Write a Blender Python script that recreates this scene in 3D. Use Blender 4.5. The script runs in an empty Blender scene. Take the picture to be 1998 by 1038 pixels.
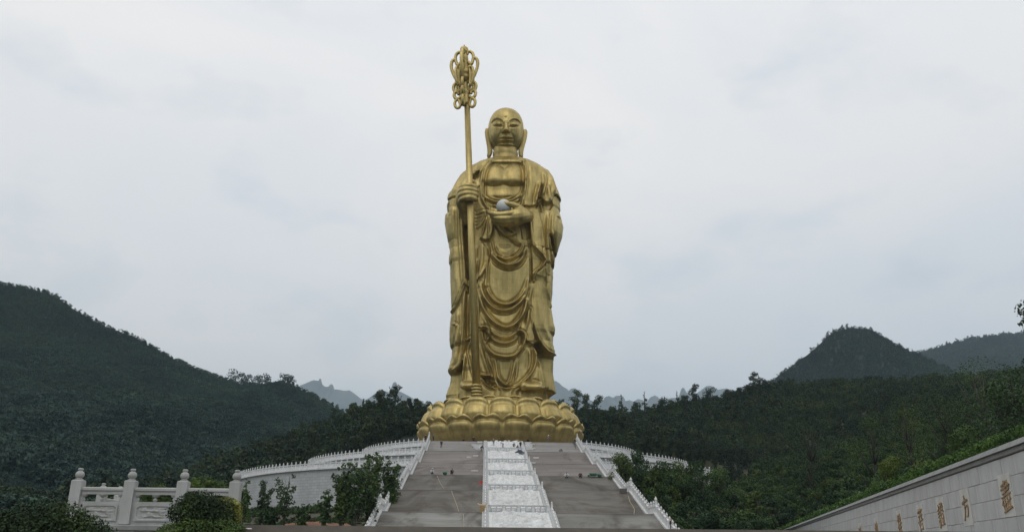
import bpy, bmesh, math, random
import numpy as np
from math import sin, cos, pi, radians, sqrt, atan2, hypot
from mathutils import Vector, Matrix
random.seed(7)
rng = np.random.default_rng(11)
sc = bpy.context.scene
COL = sc.collection

# ------------------------------------------------------------------ camera
FPX, CX, CY = 1650., 999., 519.
PITCH, YAW, ROLL = radians(19.0), radians(1.75), radians(0.5)
CAM = np.array([-4.6, 0.0, 1.6])
FW = np.array([sin(YAW)*cos(PITCH), cos(YAW)*cos(PITCH), sin(PITCH)])
_r0 = np.array([cos(YAW), -sin(YAW), 0.]); _u0 = np.cross(_r0, FW)
RT = cos(ROLL)*_r0 + sin(ROLL)*_u0
UP = cos(ROLL)*_u0 - sin(ROLL)*_r0
def proj(P):
    d = np.asarray(P, float)-CAM; w = d@FW
    return np.stack([CX+FPX*(d@RT)/w, CY-FPX*(d@UP)/w], -1)
def ray(px, py): return FW+(px-CX)/FPX*RT-(py-CY)/FPX*UP
def atY(px, py, Y):
    d = ray(px, py); return CAM+d*((Y-CAM[1])/d[1])
def atZ(px, py, Z):
    d = ray(px, py); return CAM+d*((Z-CAM[2])/d[2])
cd = bpy.data.cameras.new('camera'); cam = bpy.data.objects.new('camera', cd); COL.objects.link(cam)
cd.sensor_fit = 'HORIZONTAL'; cd.sensor_width = 36; cd.lens = FPX/1998*36
cd.clip_start = .1; cd.clip_end = 40000
m = Matrix.Identity(4)
for i in range(3):
    m[i][0] = RT[i]; m[i][1] = UP[i]; m[i][2] = -FW[i]; m[i][3] = CAM[i]
cam.matrix_world = m
sc.camera = cam

# ------------------------------------------------------------------ world: overcast sky
SUN_EL, SUN_AZ = radians(58), radians(200)      # azimuth clockwise from +Y: behind and a little left of the camera
w = bpy.data.worlds.new('World'); sc.world = w; w.use_nodes = True
nt = w.node_tree; nt.nodes.clear()
def N(t, k, **kw):
    n = t.nodes.new(k)
    for a, b in kw.items(): setattr(n, a, b)
    return n
def L(t, a, b): t.links.new(a, b)
out = N(nt, 'ShaderNodeOutputWorld'); bg = N(nt, 'ShaderNodeBackground'); L(nt, bg.outputs[0], out.inputs[0])
sky = N(nt, 'ShaderNodeTexSky', sky_type='NISHITA', sun_disc=False, sun_elevation=SUN_EL, sun_rotation=SUN_AZ)
tc = N(nt, 'ShaderNodeTexCoord')
mp = N(nt, 'ShaderNodeMapping'); mp.inputs['Scale'].default_value = (1.0, 1.0, 1.9); mp.inputs['Location'].default_value = (.35, .1, .42)
L(nt, tc.outputs['Generated'], mp.inputs[0])
n1 = N(nt, 'ShaderNodeTexNoise'); n1.inputs['Scale'].default_value = 2.1; n1.inputs['Detail'].default_value = 6; n1.inputs['Roughness'].default_value = .48; n1.inputs['Distortion'].default_value = .5
n2 = N(nt, 'ShaderNodeTexNoise'); n2.inputs['Scale'].default_value = 6.0; n2.inputs['Detail'].default_value = 8; n2.inputs['Roughness'].default_value = .52
L(nt, mp.outputs[0], n1.inputs[0]); L(nt, mp.outputs[0], n2.inputs[0])
r1 = N(nt, 'ShaderNodeValToRGB'); r1.color_ramp.elements[0].position = .34; r1.color_ramp.elements[1].position = .66
r1.color_ramp.elements[0].color = (10.2, 10.35, 10.7, 1); r1.color_ramp.elements[1].color = (12.2, 11.7, 11.3, 1)
L(nt, n1.outputs[0], r1.inputs[0])
r2 = N(nt, 'ShaderNodeValToRGB'); r2.color_ramp.elements[0].position = .53; r2.color_ramp.elements[1].position = .70
r2.color_ramp.elements[0].color = (1, 1, 1, 1); r2.color_ramp.elements[1].color = (.85, .89, .925, 1)
L(nt, n2.outputs[0], r2.inputs[0])
mu = N(nt, 'ShaderNodeMix', data_type='RGBA', blend_type='MULTIPLY'); mu.inputs[0].default_value = 1
L(nt, r1.outputs[0], mu.inputs[6]); L(nt, r2.outputs[0], mu.inputs[7])
mx = N(nt, 'ShaderNodeMix', data_type='RGBA'); mx.inputs[0].default_value = .93
L(nt, sky.outputs[0], mx.inputs[6]); L(nt, mu.outputs[2], mx.inputs[7]); L(nt, mx.outputs[2], bg.inputs[0])
bg.inputs[1].default_value = .1

sd = bpy.data.lights.new('sun', 'SUN'); sun = bpy.data.objects.new('sun', sd); COL.objects.link(sun)
sd.energy = .6; sd.angle = radians(40); sd.color = (1, .97, .92)
sv = Vector((sin(SUN_AZ)*cos(SUN_EL), cos(SUN_AZ)*cos(SUN_EL), sin(SUN_EL)))
sun.rotation_euler = sv.to_track_quat('Z', 'Y').to_euler(); sun.location = (-60, -80, 200)

sc.view_settings.view_transform = 'Standard'; sc.view_settings.look = 'None'
sc.view_settings.exposure = 0; sc.view_settings.gamma = 1; sc.view_settings.use_curve_mapping = False
sc.render.engine = 'CYCLES'
sc.cycles.use_denoising = True
sc.cycles.max_bounces = 5; sc.cycles.diffuse_bounces = 3; sc.cycles.glossy_bounces = 3; sc.cycles.volume_bounces = 0
sc.cycles.transparent_max_bounces = 4; sc.cycles.caustics_reflective = False; sc.cycles.caustics_refractive = False

# ------------------------------------------------------------------ materials
def base_mat(name):
    m = bpy.data.materials.new(name); m.use_nodes = True
    t = m.node_tree; p = t.nodes['Principled BSDF']
    return m, t, p
def ramp(t, src, stops):
    r = N(t, 'ShaderNodeValToRGB')
    e = r.color_ramp.elements
    while len(e) < len(stops): e.new(.5)
    for i, (pos, c) in enumerate(stops):
        e[i].position = pos; e[i].color = (*c, 1)
    L(t, src, r.inputs[0]); return r.outputs[0]
def noise(t, scale, detail=5, rough=.55, coord='Object', mapping=None, dist=0):
    c = N(t, 'ShaderNodeTexCoord'); n = N(t, 'ShaderNodeTexNoise')
    n.inputs['Scale'].default_value = scale; n.inputs['Detail'].default_value = detail; n.inputs['Roughness'].default_value = rough; n.inputs['Distortion'].default_value = dist
    o = c.outputs[coord]
    if mapping:
        mp = N(t, 'ShaderNodeMapping'); mp.inputs['Scale'].default_value = mapping; L(t, o, mp.inputs[0]); o = mp.outputs[0]
    L(t, o, n.inputs[0]); return n.outputs[0]
def mixc(t, a, b, f, mode='MIX'):
    x = N(t, 'ShaderNodeMix', data_type='RGBA', blend_type=mode)
    for i, v in ((0, f), (6, a), (7, b)):
        if isinstance(v, (int, float)): x.inputs[i].default_value = v
        elif isinstance(v, tuple): x.inputs[i].default_value = (*v, 1)
        else: L(t, v, x.inputs[i])
    return x.outputs[2]
def bump(t, p, h, strength, dist):
    b = N(t, 'ShaderNodeBump'); b.inputs['Strength'].default_value = strength; b.inputs['Distance'].default_value = dist
    L(t, h, b.inputs['Height']); L(t, b.outputs[0], p.inputs['Normal'])
def plain(name, c, rough=.7, metal=0, var=.12, scale=3, bmp=0, coord='Object'):
    m, t, p = base_mat(name)
    n = noise(t, scale, 6, .6, coord)
    L(t, ramp(t, n, [(.3, tuple(v*(1-var) for v in c)), (.7, tuple(min(1, v*(1+var)) for v in c))]), p.inputs['Base Color'])
    p.inputs['Roughness'].default_value = rough; p.inputs['Metallic'].default_value = metal
    if bmp: bump(t, p, n, bmp, .05)
    return m

def bronze(name, tint=1.0):
    m, t, p = base_mat(name)
    big = noise(t, .07, 6, .6)
    streak = noise(t, .5, 6, .65, mapping=(1, 1, .12))
    fine = noise(t, 1.6, 5, .6)
    c = ramp(t, big, [(.3, (.50*tint, .388*tint, .150*tint)), (.7, (.635*tint, .505*tint, .215*tint))])
    s = ramp(t, streak, [(.36, (.50, .49, .45)), (.60, (1, 1, 1))])
    c = mixc(t, c, s, .7, 'MULTIPLY')
    # sheet seams of the beaten copper plates
    tc = N(t, 'ShaderNodeTexCoord'); br = N(t, 'ShaderNodeTexBrick')
    mp = N(t, 'ShaderNodeMapping'); mp.inputs['Rotation'].default_value = (radians(90), 0, 0); L(t, tc.outputs['Object'], mp.inputs[0]); L(t, mp.outputs[0], br.inputs[0])
    br.inputs['Scale'].default_value = 1; br.inputs['Brick Width'].default_value = 3.2; br.inputs['Row Height'].default_value = 1.9; br.inputs['Mortar Size'].default_value = .05; br.inputs['Mortar Smooth'].default_value = .5
    br.inputs['Color1'].default_value = (1, 1, 1, 1); br.inputs['Color2'].default_value = (.9, .9, .9, 1); br.inputs['Mortar'].default_value = (.55, .54, .52, 1)
    c = mixc(t, c, br.outputs[0], .5, 'MULTIPLY')
    L(t, c, p.inputs['Base Color'])
    p.inputs['Metallic'].default_value = .97
    rr = ramp(t, fine, [(.3, (.44,)*3), (.7, (.58,)*3)]); L(t, rr, p.inputs['Roughness'])
    bump(t, p, fine, .15, .06)
    return m
M = {}
M['bronze'] = bronze('weathered_gilt_bronze')
M['staff'] = bronze('pale_gilt_bronze', 1.18)
M['pearl'] = plain('pale_stone_pearl', (.68, .69, .67), .5, 0, .06, .6)

def marble(name, c, var=.1, streaky=True):
    m, t, p = base_mat(name)
    a = noise(t, .8, 6, .6); b = noise(t, 1.2, 6, .7, mapping=(1.5, 1.5, .18))
    oi = N(t, 'ShaderNodeObjectInfo')
    col = ramp(t, a, [(.3, tuple(v*(1-var) for v in c)), (.7, tuple(min(.9, v*(1+var)) for v in c))])
    st = ramp(t, b, [(.40, (.70, .69, .66)), (.56, (1, 1, 1))])
    col = mixc(t, col, st, .5, 'MULTIPLY')
    rv = ramp(t, oi.outputs['Random'], [(0, (.90, .90, .89)), (1, (1, 1, 1))])
    col = mixc(t, col, rv, 1.0, 'MULTIPLY')
    L(t, col, p.inputs['Base Color']); p.inputs['Roughness'].default_value = .62
    bump(t, p, a, .1, .02)
    return m
M['marble'] = marble('white_marble', (.75, .75, .745))
M['marble_shaded'] = marble('shaded_white_marble', (.45, .455, .44), .14)  # white marble with vignetting and turned-away shade put into its darker base colour
M['block'] = marble('white_granite_block', (.58, .58, .57), .08)
M['cap'] = marble('grey_cap_stone', (.27, .275, .265), .14)
M['panelwhite'] = marble('bright_inset_stone', (.66, .65, .60), .05)
M['greystone'] = marble('grey_stone', (.50, .51, .51), .1)
M['letter'] = plain('gilt_letter_paint', (.34, .22, .115), .6, .0, .35, 4)

def concrete(name, c1, c2, wet, amount):
    m, t, p = base_mat(name)
    a = noise(t, .10, 6, .62, mapping=(.6, 1, 1.2), dist=.6); b = noise(t, .35, 8, .68, mapping=(.35, 1.6, 1.6)); f = noise(t, 5, 4, .6)
    col = ramp(t, a, [(.32, c1), (.66, c2)])
    col = mixc(t, col, ramp(t, b, [(.34, (.70, .67, .62)), (.62, (1.06, 1.05, 1.04))]), .8, 'MULTIPLY')
    d = noise(t, .16, 6, .6, mapping=(1.1, .5, .5), dist=1.2)
    col = mixc(t, col, ramp(t, d, [(.36, wet), (.36+amount*.8, (1, 1, 1))]), .9, 'MULTIPLY')
    L(t, col, p.inputs['Base Color']); p.inputs['Roughness'].default_value = .85
    bump(t, p, f, .25, .03)
    return m
M['conc0'] = concrete('raw_concrete_grey', (.125, .122, .108), (.30, .298, .28), (.42, .38, .33), .2)
M['conc1'] = concrete('raw_concrete_brown', (.098, .089, .075), (.175, .163, .143), (.42, .37, .31), .22)
M['conc2'] = concrete('raw_concrete_pinkish', (.165, .148, .137), (.235, .213, .199), (.66, .63, .61), .14)
M['conc3'] = concrete('raw_concrete_pale', (.235, .222, .21), (.30, .288, .275), (.8, .8, .79), .1)
M['relief'] = marble('carved_white_marble', (.76, .76, .75), .1)
M['kerb'] = plain('worn_kerb_stone', (.31, .28, .245), .8, 0, .2, 1.2)
M['paving'] = plain('tan_paving', (.17, .15, .125), .8, 0, .15, 1.5)

def foliage(name, c, hue=.25, scale=.9, broad=.012):
    m, t, p = base_mat(name)
    oi = N(t, 'ShaderNodeObjectInfo')
    n = noise(t, scale, 4, .7)
    lo = tuple(v*.50 for v in c); hi = tuple(min(1, v*1.75) for v in c)
    col = ramp(t, n, [(.34, lo), (.50, c), (.68, hi)])
    rv = ramp(t, oi.outputs['Random'], [(0, (.58, .66, .72)), (.45, (1, 1, 1)), (.8, (1.22, 1.16, .85)), (1, (1.55, 1.25, .85))])
    col = mixc(t, col, rv, min(1., hue*2.4), 'MULTIPLY')
    g = N(t, 'ShaderNodeNewGeometry'); wn_ = N(t, 'ShaderNodeTexNoise'); wn_.inputs['Scale'].default_value = broad; wn_.inputs['Detail'].default_value = 5; wn_.inputs['Roughness'].default_value = .6
    L(t, g.outputs['Position'], wn_.inputs[0])
    col = mixc(t, col, ramp(t, wn_.outputs[0], [(.32, (.55, .60, .66)), (.5, (1, 1, 1)), (.66, (1.5, 1.42, 1.05))]), .9, 'MULTIPLY')
    L(t, col, p.inputs['Base Color']); p.inputs['Roughness'].default_value = .65; p.inputs['Specular IOR Level'].default_value = .15
    return m
M['leaf_far'] = foliage('distant_forest_leaf', (.031, .062, .050), .24)
M['leaf_mid'] = foliage('hill_forest_leaf', (.036, .058, .033), .42, .9, .03)
M['leaf_shrub'] = foliage('shrub_leaf', (.048, .084, .033), .42, 1.6, .05)
M['leaf_tree'] = foliage('broadleaf_leaf', (.062, .104, .040), .2, 2.2, .1)
M['leaf_dark'] = foliage('dark_bush_leaf', (.034, .056, .024), .0, 7, .8)
M['leaf_bush'] = foliage('green_bush_leaf', (.066, .104, .032), .0, 7, .8)
M['leaf_yellow'] = foliage('yellowish_bush_leaf', (.19, .20, .055), .0, 7, .8)
M['leaf_hedge'] = foliage('hedge_leaf', (.066, .125, .032), .1, 5, .4)
M['leaf_dry'] = foliage('dry_brown_leaf', (.062, .056, .032), .3)
M['bark'] = plain('dark_bark', (.055, .045, .036), .9, 0, .3, 4)
M['bark_pale'] = plain('pale_bark', (.16, .14, .11), .9, 0, .3, 4)
M['hill'] = plain('wooded_hill_ground', (.016, .024, .016), .95, 0, .4, .05)
M['earth'] = plain('earth_and_weeds', (.050, .052, .026), .95, 0, .5, .35)
M['redsoil'] = plain('red_soil', (.20, .095, .05), .95, 0, .35, .8)
M['ground'] = plain('ground_grass', (.05, .065, .03), .95, 0, .4, .1)
M['rock'] = plain('distant_rock', (.11, .115, .105), .95, 0, .35, .004)
M['black'] = plain('black_metal', (.02, .02, .02), .5)
M['card'] = plain('cardboard', (.42, .30, .16), .8)
M['red'] = plain('red_plastic', (.45, .03, .03), .5)
M['navy'] = plain('dark_blue_sheet', (.035, .045, .08), .6)
M['greenp'] = plain('green_plastic', (.04, .16, .09), .5)
M['greybox'] = plain('grey_brown_board', (.16, .14, .13), .7)
M['rope'] = plain('pale_rope', (.42, .36, .24), .8)
M['skin'] = plain('skin', (.42, .26, .18), .6)
M['hair'] = plain('hair', (.015, .013, .012), .6)
CLOTH = {}
def cloth(n, c):
    if n not in CLOTH: CLOTH[n] = plain('cloth_'+n, c, .85)
    return CLOTH[n]
DARK = cloth('dark', (.022, .022, .026)); GREY = cloth('grey', (.16, .16, .165)); WHITE = cloth('white', (.68, .68, .7)); NAVY = cloth('navy', (.025, .03, .06)); MAROON = cloth('maroon', (.10, .025, .03)); OLIVE = cloth('olive', (.10, .12, .09)); YEL = cloth('yellow', (.55, .5, .12))

# ------------------------------------------------------------------ mesh helpers
def mk_mesh(name, V, Fc, mat=None, smooth=False):
    me = bpy.data.meshes.new(name)
    me.from_pydata([tuple(map(float, v)) for v in V], [], [tuple(map(int, f)) for f in Fc])
    if mat is not None:
        for x in (mat if isinstance(mat, (list, tuple)) else [mat]): me.materials.append(x)
    if smooth: me.shade_smooth()
    me.update(); return me
def mk_mesh_np(name, V, Q, mat, smooth=True):
    """fast build of an all-quad mesh"""
    me = bpy.data.meshes.new(name); V = np.asarray(V, np.float32); Q = np.asarray(Q, np.int32)
    me.vertices.add(len(V)); me.vertices.foreach_set('co', V.ravel())
    me.loops.add(Q.size); me.loops.foreach_set('vertex_index', Q.ravel())
    me.polygons.add(len(Q)); me.polygons.foreach_set('loop_start', np.arange(0, Q.size, Q.shape[1], dtype=np.int32))
    me.polygons.foreach_set('loop_total', np.full(len(Q), Q.shape[1], np.int32))
    me.materials.append(mat)
    me.update(calc_edges=True); me.validate()
    if smooth: me.shade_smooth()
    return me
def ob(name, me, parent=None, loc=(0, 0, 0), rot=(0, 0, 0), scale=(1, 1, 1)):
    o = bpy.data.objects.new(name, me); COL.objects.link(o)
    o.location = tuple(map(float, loc)); o.rotation_euler = rot; o.scale = scale
    if parent is not None: o.parent = parent
    return o
def tag(o, label=None, cat=None, group=None, kind=None):
    if label: o['label'] = label
    if cat: o['category'] = cat
    if group: o['group'] = group
    if kind: o['kind'] = kind
    return o
def thing(name, label, cat, loc=(0, 0, 0), rot=(0, 0, 0), group=None):
    return tag(ob(name, None, None, loc, rot), label, cat, group)

class MB:
    def __init__(s): s.V = []; s.F = []; s.mi = []
    def add(s, V, Fc, mi=0):
        k = len(s.V); s.V += [tuple(map(float, v)) for v in V]; s.F += [tuple(i+k for i in f) for f in Fc]; s.mi += [mi]*len(Fc); return s
    def box(s, x0, x1, y0, y1, z0, z1, mi=0):
        return s.add([(x0, y0, z0), (x1, y0, z0), (x1, y1, z0), (x0, y1, z0), (x0, y0, z1), (x1, y0, z1), (x1, y1, z1), (x0, y1, z1)],
              [(0, 3, 2, 1), (4, 5, 6, 7), (0, 1, 5, 4), (1, 2, 6, 5), (2, 3, 7, 6), (3, 0, 4, 7)], mi)
    def chbox(s, x0, x1, y0, y1, z0, z1, c, mi=0):   # box with chamfered edges (front face -y/+y and ends)
        V = []
        for (zz, i) in ((z0, c), (z0+c, 0), (z1-c, 0), (z1, c)):
            V += [(x0+i, y0+i, zz), (x1-i, y0+i, zz), (x1-i, y1-i, zz), (x0+i, y1-i, zz)]
        Fc = [(3, 2, 1, 0), (12, 13, 14, 15)]
        for k in range(3):
            for j in range(4): Fc.append((k*4+j, k*4+(j+1) % 4, k*4+4+(j+1) % 4, k*4+4+j))
        return s.add(V, Fc, mi)
    def lathe(s, prof, n=10, c=(0, 0, 0), mi=0, cap=True):
        V = []
        for r, z in prof:
            for k in range(n): a = 2*pi*k/n; V.append((c[0]+r*cos(a), c[1]+r*sin(a), c[2]+z))
        Fc = [(i*n+k, i*n+(k+1) % n, (i+1)*n+(k+1) % n, (i+1)*n+k) for i in range(len(prof)-1) for k in range(n)]
        if cap: Fc += [tuple(range(n))[::-1], tuple((len(prof)-1)*n+k for k in range(n))]
        return s.add(V, Fc, mi)
    def tube(s, pts, rad, n=8, mi=0, closed=False, flat=1.0):
        P = np.array(pts, float); m_ = len(P); R = np.full(m_, rad, float) if np.isscalar(rad) else np.array(rad, float)
        V = []; prev = None
        for i in range(m_):
            a = P[(i-1) % m_] if (closed or i > 0) else P[i]; b = P[(i+1) % m_] if (closed or i < m_-1) else P[i]
            t = b-a; t = t/(np.linalg.norm(t)+1e-9)
            if prev is None: h = np.array([0, 0, 1.]) if abs(t[2]) < .9 else np.array([1., 0, 0]); u = np.cross(t, h)
            else: u = prev-t*(prev@t)
            u /= np.linalg.norm(u)+1e-9; v = np.cross(t, u); prev = u
            for k in range(n): A = 2*pi*k/n; V.append(P[i]+R[i]*(cos(A)*u+flat*sin(A)*v))
        Fc = []
        for i in range(m_ if closed else m_-1):
            j = (i+1) % m_
            for k in range(n): Fc.append((i*n+k, i*n+(k+1) % n, j*n+(k+1) % n, j*n+k))
        if not closed: Fc += [tuple(range(n))[::-1], tuple((m_-1)*n+k for k in range(n))]
        return s.add(V, Fc, mi)
    def mesh(s, name, mats, smooth=False):
        me = mk_mesh(name, s.V, s.F, mats, smooth)
        if any(s.mi): me.polygons.foreach_set('material_index', np.array(s.mi, np.int32))
        return me
def spline(pts, n=8):
    P = [np.array(p, float) for p in pts]; P = [2*P[0]-P[1]]+P+[2*P[-1]-P[-2]]; o = []
    for i in range(1, len(P)-2):
        for k in range(n):
            t = k/n; a, b, c, d = P[i-1:i+3]
            o.append(.5*((2*b)+(c-a)*t+(2*a-5*b+4*c-d)*t*t+(3*b-a-3*c+d)*t**3))
    o.append(P[-2]); return np.array(o)
def hashn(x, y, seed=0):
    """smooth value noise on arrays"""
    xi = np.floor(x).astype(np.int64); yi = np.floor(y).astype(np.int64); fx = x-xi; fy = y-yi
    fx = fx*fx*(3-2*fx); fy = fy*fy*(3-2*fy)
    def h(a, b):
        n = (a*374761393+b*668265263+seed*1442695041) & 0xffffffff
        n = ((n ^ (n >> 13))*1274126177) & 0xffffffff
        return ((n ^ (n >> 16)) & 0xffff)/65535.
    return (h(xi, yi)*(1-fx)+h(xi+1, yi)*fx)*(1-fy)+(h(xi, yi+1)*(1-fx)+h(xi+1, yi+1)*fx)*fy
def fbm(x, y, o=4, seed=0):
    s = 0; a = 1; t = 0
    for k in range(o): s = s+a*hashn(x*2**k, y*2**k, seed+k); t += a; a *= .5
    return s/t
def remesh(name, me, vox, mat, smooth_it=3):
    o = bpy.data.objects.new('tmp', me); COL.objects.link(o)
    r = o.modifiers.new('r', 'REMESH'); r.mode = 'VOXEL'; r.voxel_size = vox; r.use_smooth_shade = True
    if smooth_it: s_ = o.modifiers.new('s', 'SMOOTH'); s_.iterations = smooth_it; s_.factor = .5
    dg = bpy.context.evaluated_depsgraph_get(); e = o.evaluated_get(dg)
    nm = bpy.data.meshes.new_from_object(e); nm.name = name; nm.materials.clear(); nm.materials.append(mat); nm.shade_smooth()
    bpy.data.objects.remove(o); return nm

# ------------------------------------------------------------------ terrain
ZT = 2.75                                    # level of the lower terrace in front of the stairs
YT = 36.0
def tps(ctrl):
    P = np.array(ctrl, float); X = P[:, :2]/100; n = len(P)
    def k(r2): return np.where(r2 > 1e-12, .5*r2*np.log(np.maximum(r2, 1e-12)), 0)
    D = ((X[:, None]-X[None])**2).sum(-1); A = np.zeros((n+3, n+3)); A[:n, :n] = k(D)+np.eye(n)*2e-3
    A[:n, n] = 1; A[:n, n+1:] = X; A[n, :n] = 1; A[n+1:, :n] = X.T
    s = np.linalg.solve(A, np.r_[P[:, 2], 0, 0, 0])
    def f(x, y):
        q = np.stack([np.ravel(x), np.ravel(y)], -1)/100
        d = ((q[:, None]-X[None])**2).sum(-1)
        return (k(d)@s[:n]+s[n]+q@s[n+1:]).reshape(np.shape(x))
    return f
def gridmesh(name, X, Y, Z, mat, smooth=True):
    r, c = X.shape; V = np.stack([X, Y, Z], -1).reshape(-1, 3)
    i = np.arange(r*c).reshape(r, c)
    Q = np.stack([i[:-1, :-1], i[:-1, 1:], i[1:, 1:], i[1:, :-1]], -1).reshape(-1, 4)
    return mk_mesh_np(name, V, Q, mat, smooth)
g = ob('ground', gridmesh('ground', *np.meshgrid(np.linspace(-16000, 16000, 9), np.linspace(-6000, 16000, 9)), np.full((9, 9), -.3), M['ground'])); tag(g, kind='structure')
mb = MB()
mb.add([(-60, -25, 0), (20, -25, 0), (20, YT-3, 0), (-60, YT-3, 0)], [(0, 1, 2, 3)])
tag(ob('plaza', mb.mesh('plaza', M['paving'])), kind='structure')
mb = MB()                                    # lower terrace: a broad flight of steps up to it, its edge in view
ns = 16
for k in range(ns):
    mb.box(-14.9, 17, YT-.34*(ns-1-k)-.34, YT-.34*(ns-1-k)-.012, 0, ZT*(k+1)/ns)
mb.box(-14.9, 30, YT, 101, -.2, ZT-.004)
mb.box(-75, -14.92, YT+1.6, 101, -.2, ZT-.002)
tag(ob('terrace_pavement', mb.mesh('terrace', M['paving'])), kind='structure')

def hill(name, ridge, Yr, foot_y, foot_z, tree, mat, n=150, rows=60, amp=.06, gul=90., curve=1.15, back=400, seed=1):
    P = spline([(a, b) for a, b in ridge], 12)
    W3 = np.array([atY(a, b, Yr) for a, b in P])
    x = np.linspace(W3[0, 0], W3[-1, 0], n); z = np.interp(x, W3[:, 0], W3[:, 2])-tree
    t = np.linspace(0, 1, rows)[:, None]
    X = np.repeat(x[None], rows, 0); Y = Yr+(foot_y-Yr)*t+0*X
    Zr = z[None]; Z = foot_z+(Zr-foot_z)*(1-t)**curve
    g_ = fbm(X/gul, Y/(gul*1.6), 4, seed)-.5
    Z = Z+g_*amp*np.abs(Zr-foot_z)*4*t*(1-t)*2
    # shallow valley/spur structure runs down-slope
    sp = np.sin(X/gul*2.2+3*fbm(X/gul/2, Y/gul/3, 3, seed+9))*amp*np.abs(Zr-foot_z)*.9*t*(1-t)*2
    Z = Z+sp
    Xb = x[None]; V = [np.stack([X, Y, Z], -1)]
    Yb = np.full((1, n), Yr+back*.4); Zb = z[None]*.8; Yc = np.full((1, n), Yr+back); Zc = np.full((1, n), -5.)
    X = np.vstack([Xb, Xb, X]); Y = np.vstack([Yc, Yb, Y]); Z = np.vstack([Zc, Zb, Z])
    o = ob(name, gridmesh(name, X, Y, Z, mat)); tag(o, kind='structure')
    return X[2:], Y[2:], Z[2:]
H_left = hill('hill_left', [(-260, 515), (-60, 533), (0, 546), (75, 560), (110, 571), (150, 598), (200, 625), (260, 648), (300, 671), (340, 693), (390, 715), (430, 729), (470, 741), (500, 745), (530, 745), (560, 741), (600, 758), (640, 778), (672, 798), (720, 840), (800, 890), (900, 920)], 900, 210, 3, 5, M['hill'], n=220, rows=110, amp=.17, gul=110, curve=1.25, seed=3)
H_mid = hill('hill_behind', [(200, 985), (300, 975), (380, 945), (430, 912), (480, 890), (540, 864), (600, 838), (650, 818), (690, 803), (740, 793), (790, 795), (830, 797), (900, 800), (1000, 805), (1110, 800), (1200, 812), (1300, 830), (1500, 850)], 345, 250, 8, 2.0, M['hill'], n=140, rows=40, amp=.12, gul=40, curve=1.0, back=150, seed=5)
H_cone = hill('hill_right', [(1300, 870), (1380, 830), (1440, 790), (1500, 742), (1540, 711), (1580, 682), (1620, 647), (1650, 636), (1690, 638), (1720, 653), (1760, 675), (1800, 693), (1850, 717), (1900, 742), (1960, 765), (2100, 800)], 1300, 480, 40, 5, M['hill'], n=160, rows=90, amp=.06, gul=120, curve=2.1, seed=7)
H_back = hill('hill_far_right', [(1560, 790), (1700, 705), (1790, 685), (1830, 675), (1880, 661), (1930, 653), (1998, 648), (2080, 641), (2250, 650)], 2500, 1300, 90, 5, M['hill'], n=120, rows=60, amp=.02, gul=120, curve=1.0, seed=8)
# jagged rock range far behind
def peaks(name, prof, Yr, depth, seed):
    P = np.array(prof, float); px = np.arange(P[0, 0], P[-1, 0], 1.5); py = np.interp(px, P[:, 0], P[:, 1])
    W3 = np.array([atY(a, b, Yr) for a, b in zip(px, py)])
    rows = 40; t = np.linspace(0, 1, rows)[:, None]
    X = np.repeat(W3[None, :, 0], rows, 0); Y = Yr-depth*t+0*X
    zs = W3[None, :, 2].copy()
    # crags soften towards the foot
    k = np.ones(61)/61; zsm = np.convolve(np.pad(zs[0], 30, mode='edge'), k, 'valid')[None]
    a = np.clip(t*2.2, 0, 1); Z = (zs*(1-a)+zsm*a)*(1-t)**1.1
    Z = Z+(fbm(X/260, Y/260, 5, seed)-.5)*420*np.minimum(t*4, 1)*(1-t)
    Xb = np.vstack([X[:1], X]); Yb = np.vstack([Y[:1]+900, Y]); Zb = np.vstack([Z[:1]*0-5, Z])
    tag(ob(name, gridmesh(name, Xb, Yb, Zb, M['rock'], False)), kind='structure')
peaks('mountain_range_left', [(520, 800), (560, 772), (585, 752), (600, 746), (612, 741), (618, 742), (622, 743), (623.5, 738), (627, 739), (628.5, 750), (634, 754), (641, 754), (645, 749), (650, 750), (652, 759), (662, 760), (672, 762), (682, 761), (692, 768), (702, 776), (710, 781), (720, 776), (735, 765), (745, 760), (758, 765), (764, 762), (765.5, 750), (768, 745.5), (772, 745), (775.5, 750), (777, 762), (790, 768), (803, 775), (815, 782), (840, 790), (900, 786), (960, 770), (1010, 760), (1030, 765)], 8000, 3000, 21)
peaks('mountain_range_right', [(990, 775), (1010, 768), (1050, 748), (1085, 743), (1092, 748), (1097, 753), (1106, 758), (1110, 762), (1114, 758), (1122, 757), (1128, 761), (1140, 775), (1160, 784), (1176, 781), (1181, 774), (1188, 772), (1197, 776), (1201, 772), (1212, 771.5), (1217, 774), (1219, 783), (1228, 780), (1236, 783), (1245, 778), (1254, 780), (1262, 785), (1268, 775), (1278, 771), (1284, 774), (1290, 783), (1302, 777), (1316, 776), (1325, 773), (1328, 762), (1331, 756), (1335, 757), (1340, 766), (1350, 772), (1365, 763), (1378, 753), (1387, 752), (1400, 760), (1412, 758), (1425, 763), (1440, 760), (1455, 766), (1500, 780), (1560, 800)], 8000, 3000, 33)

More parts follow.
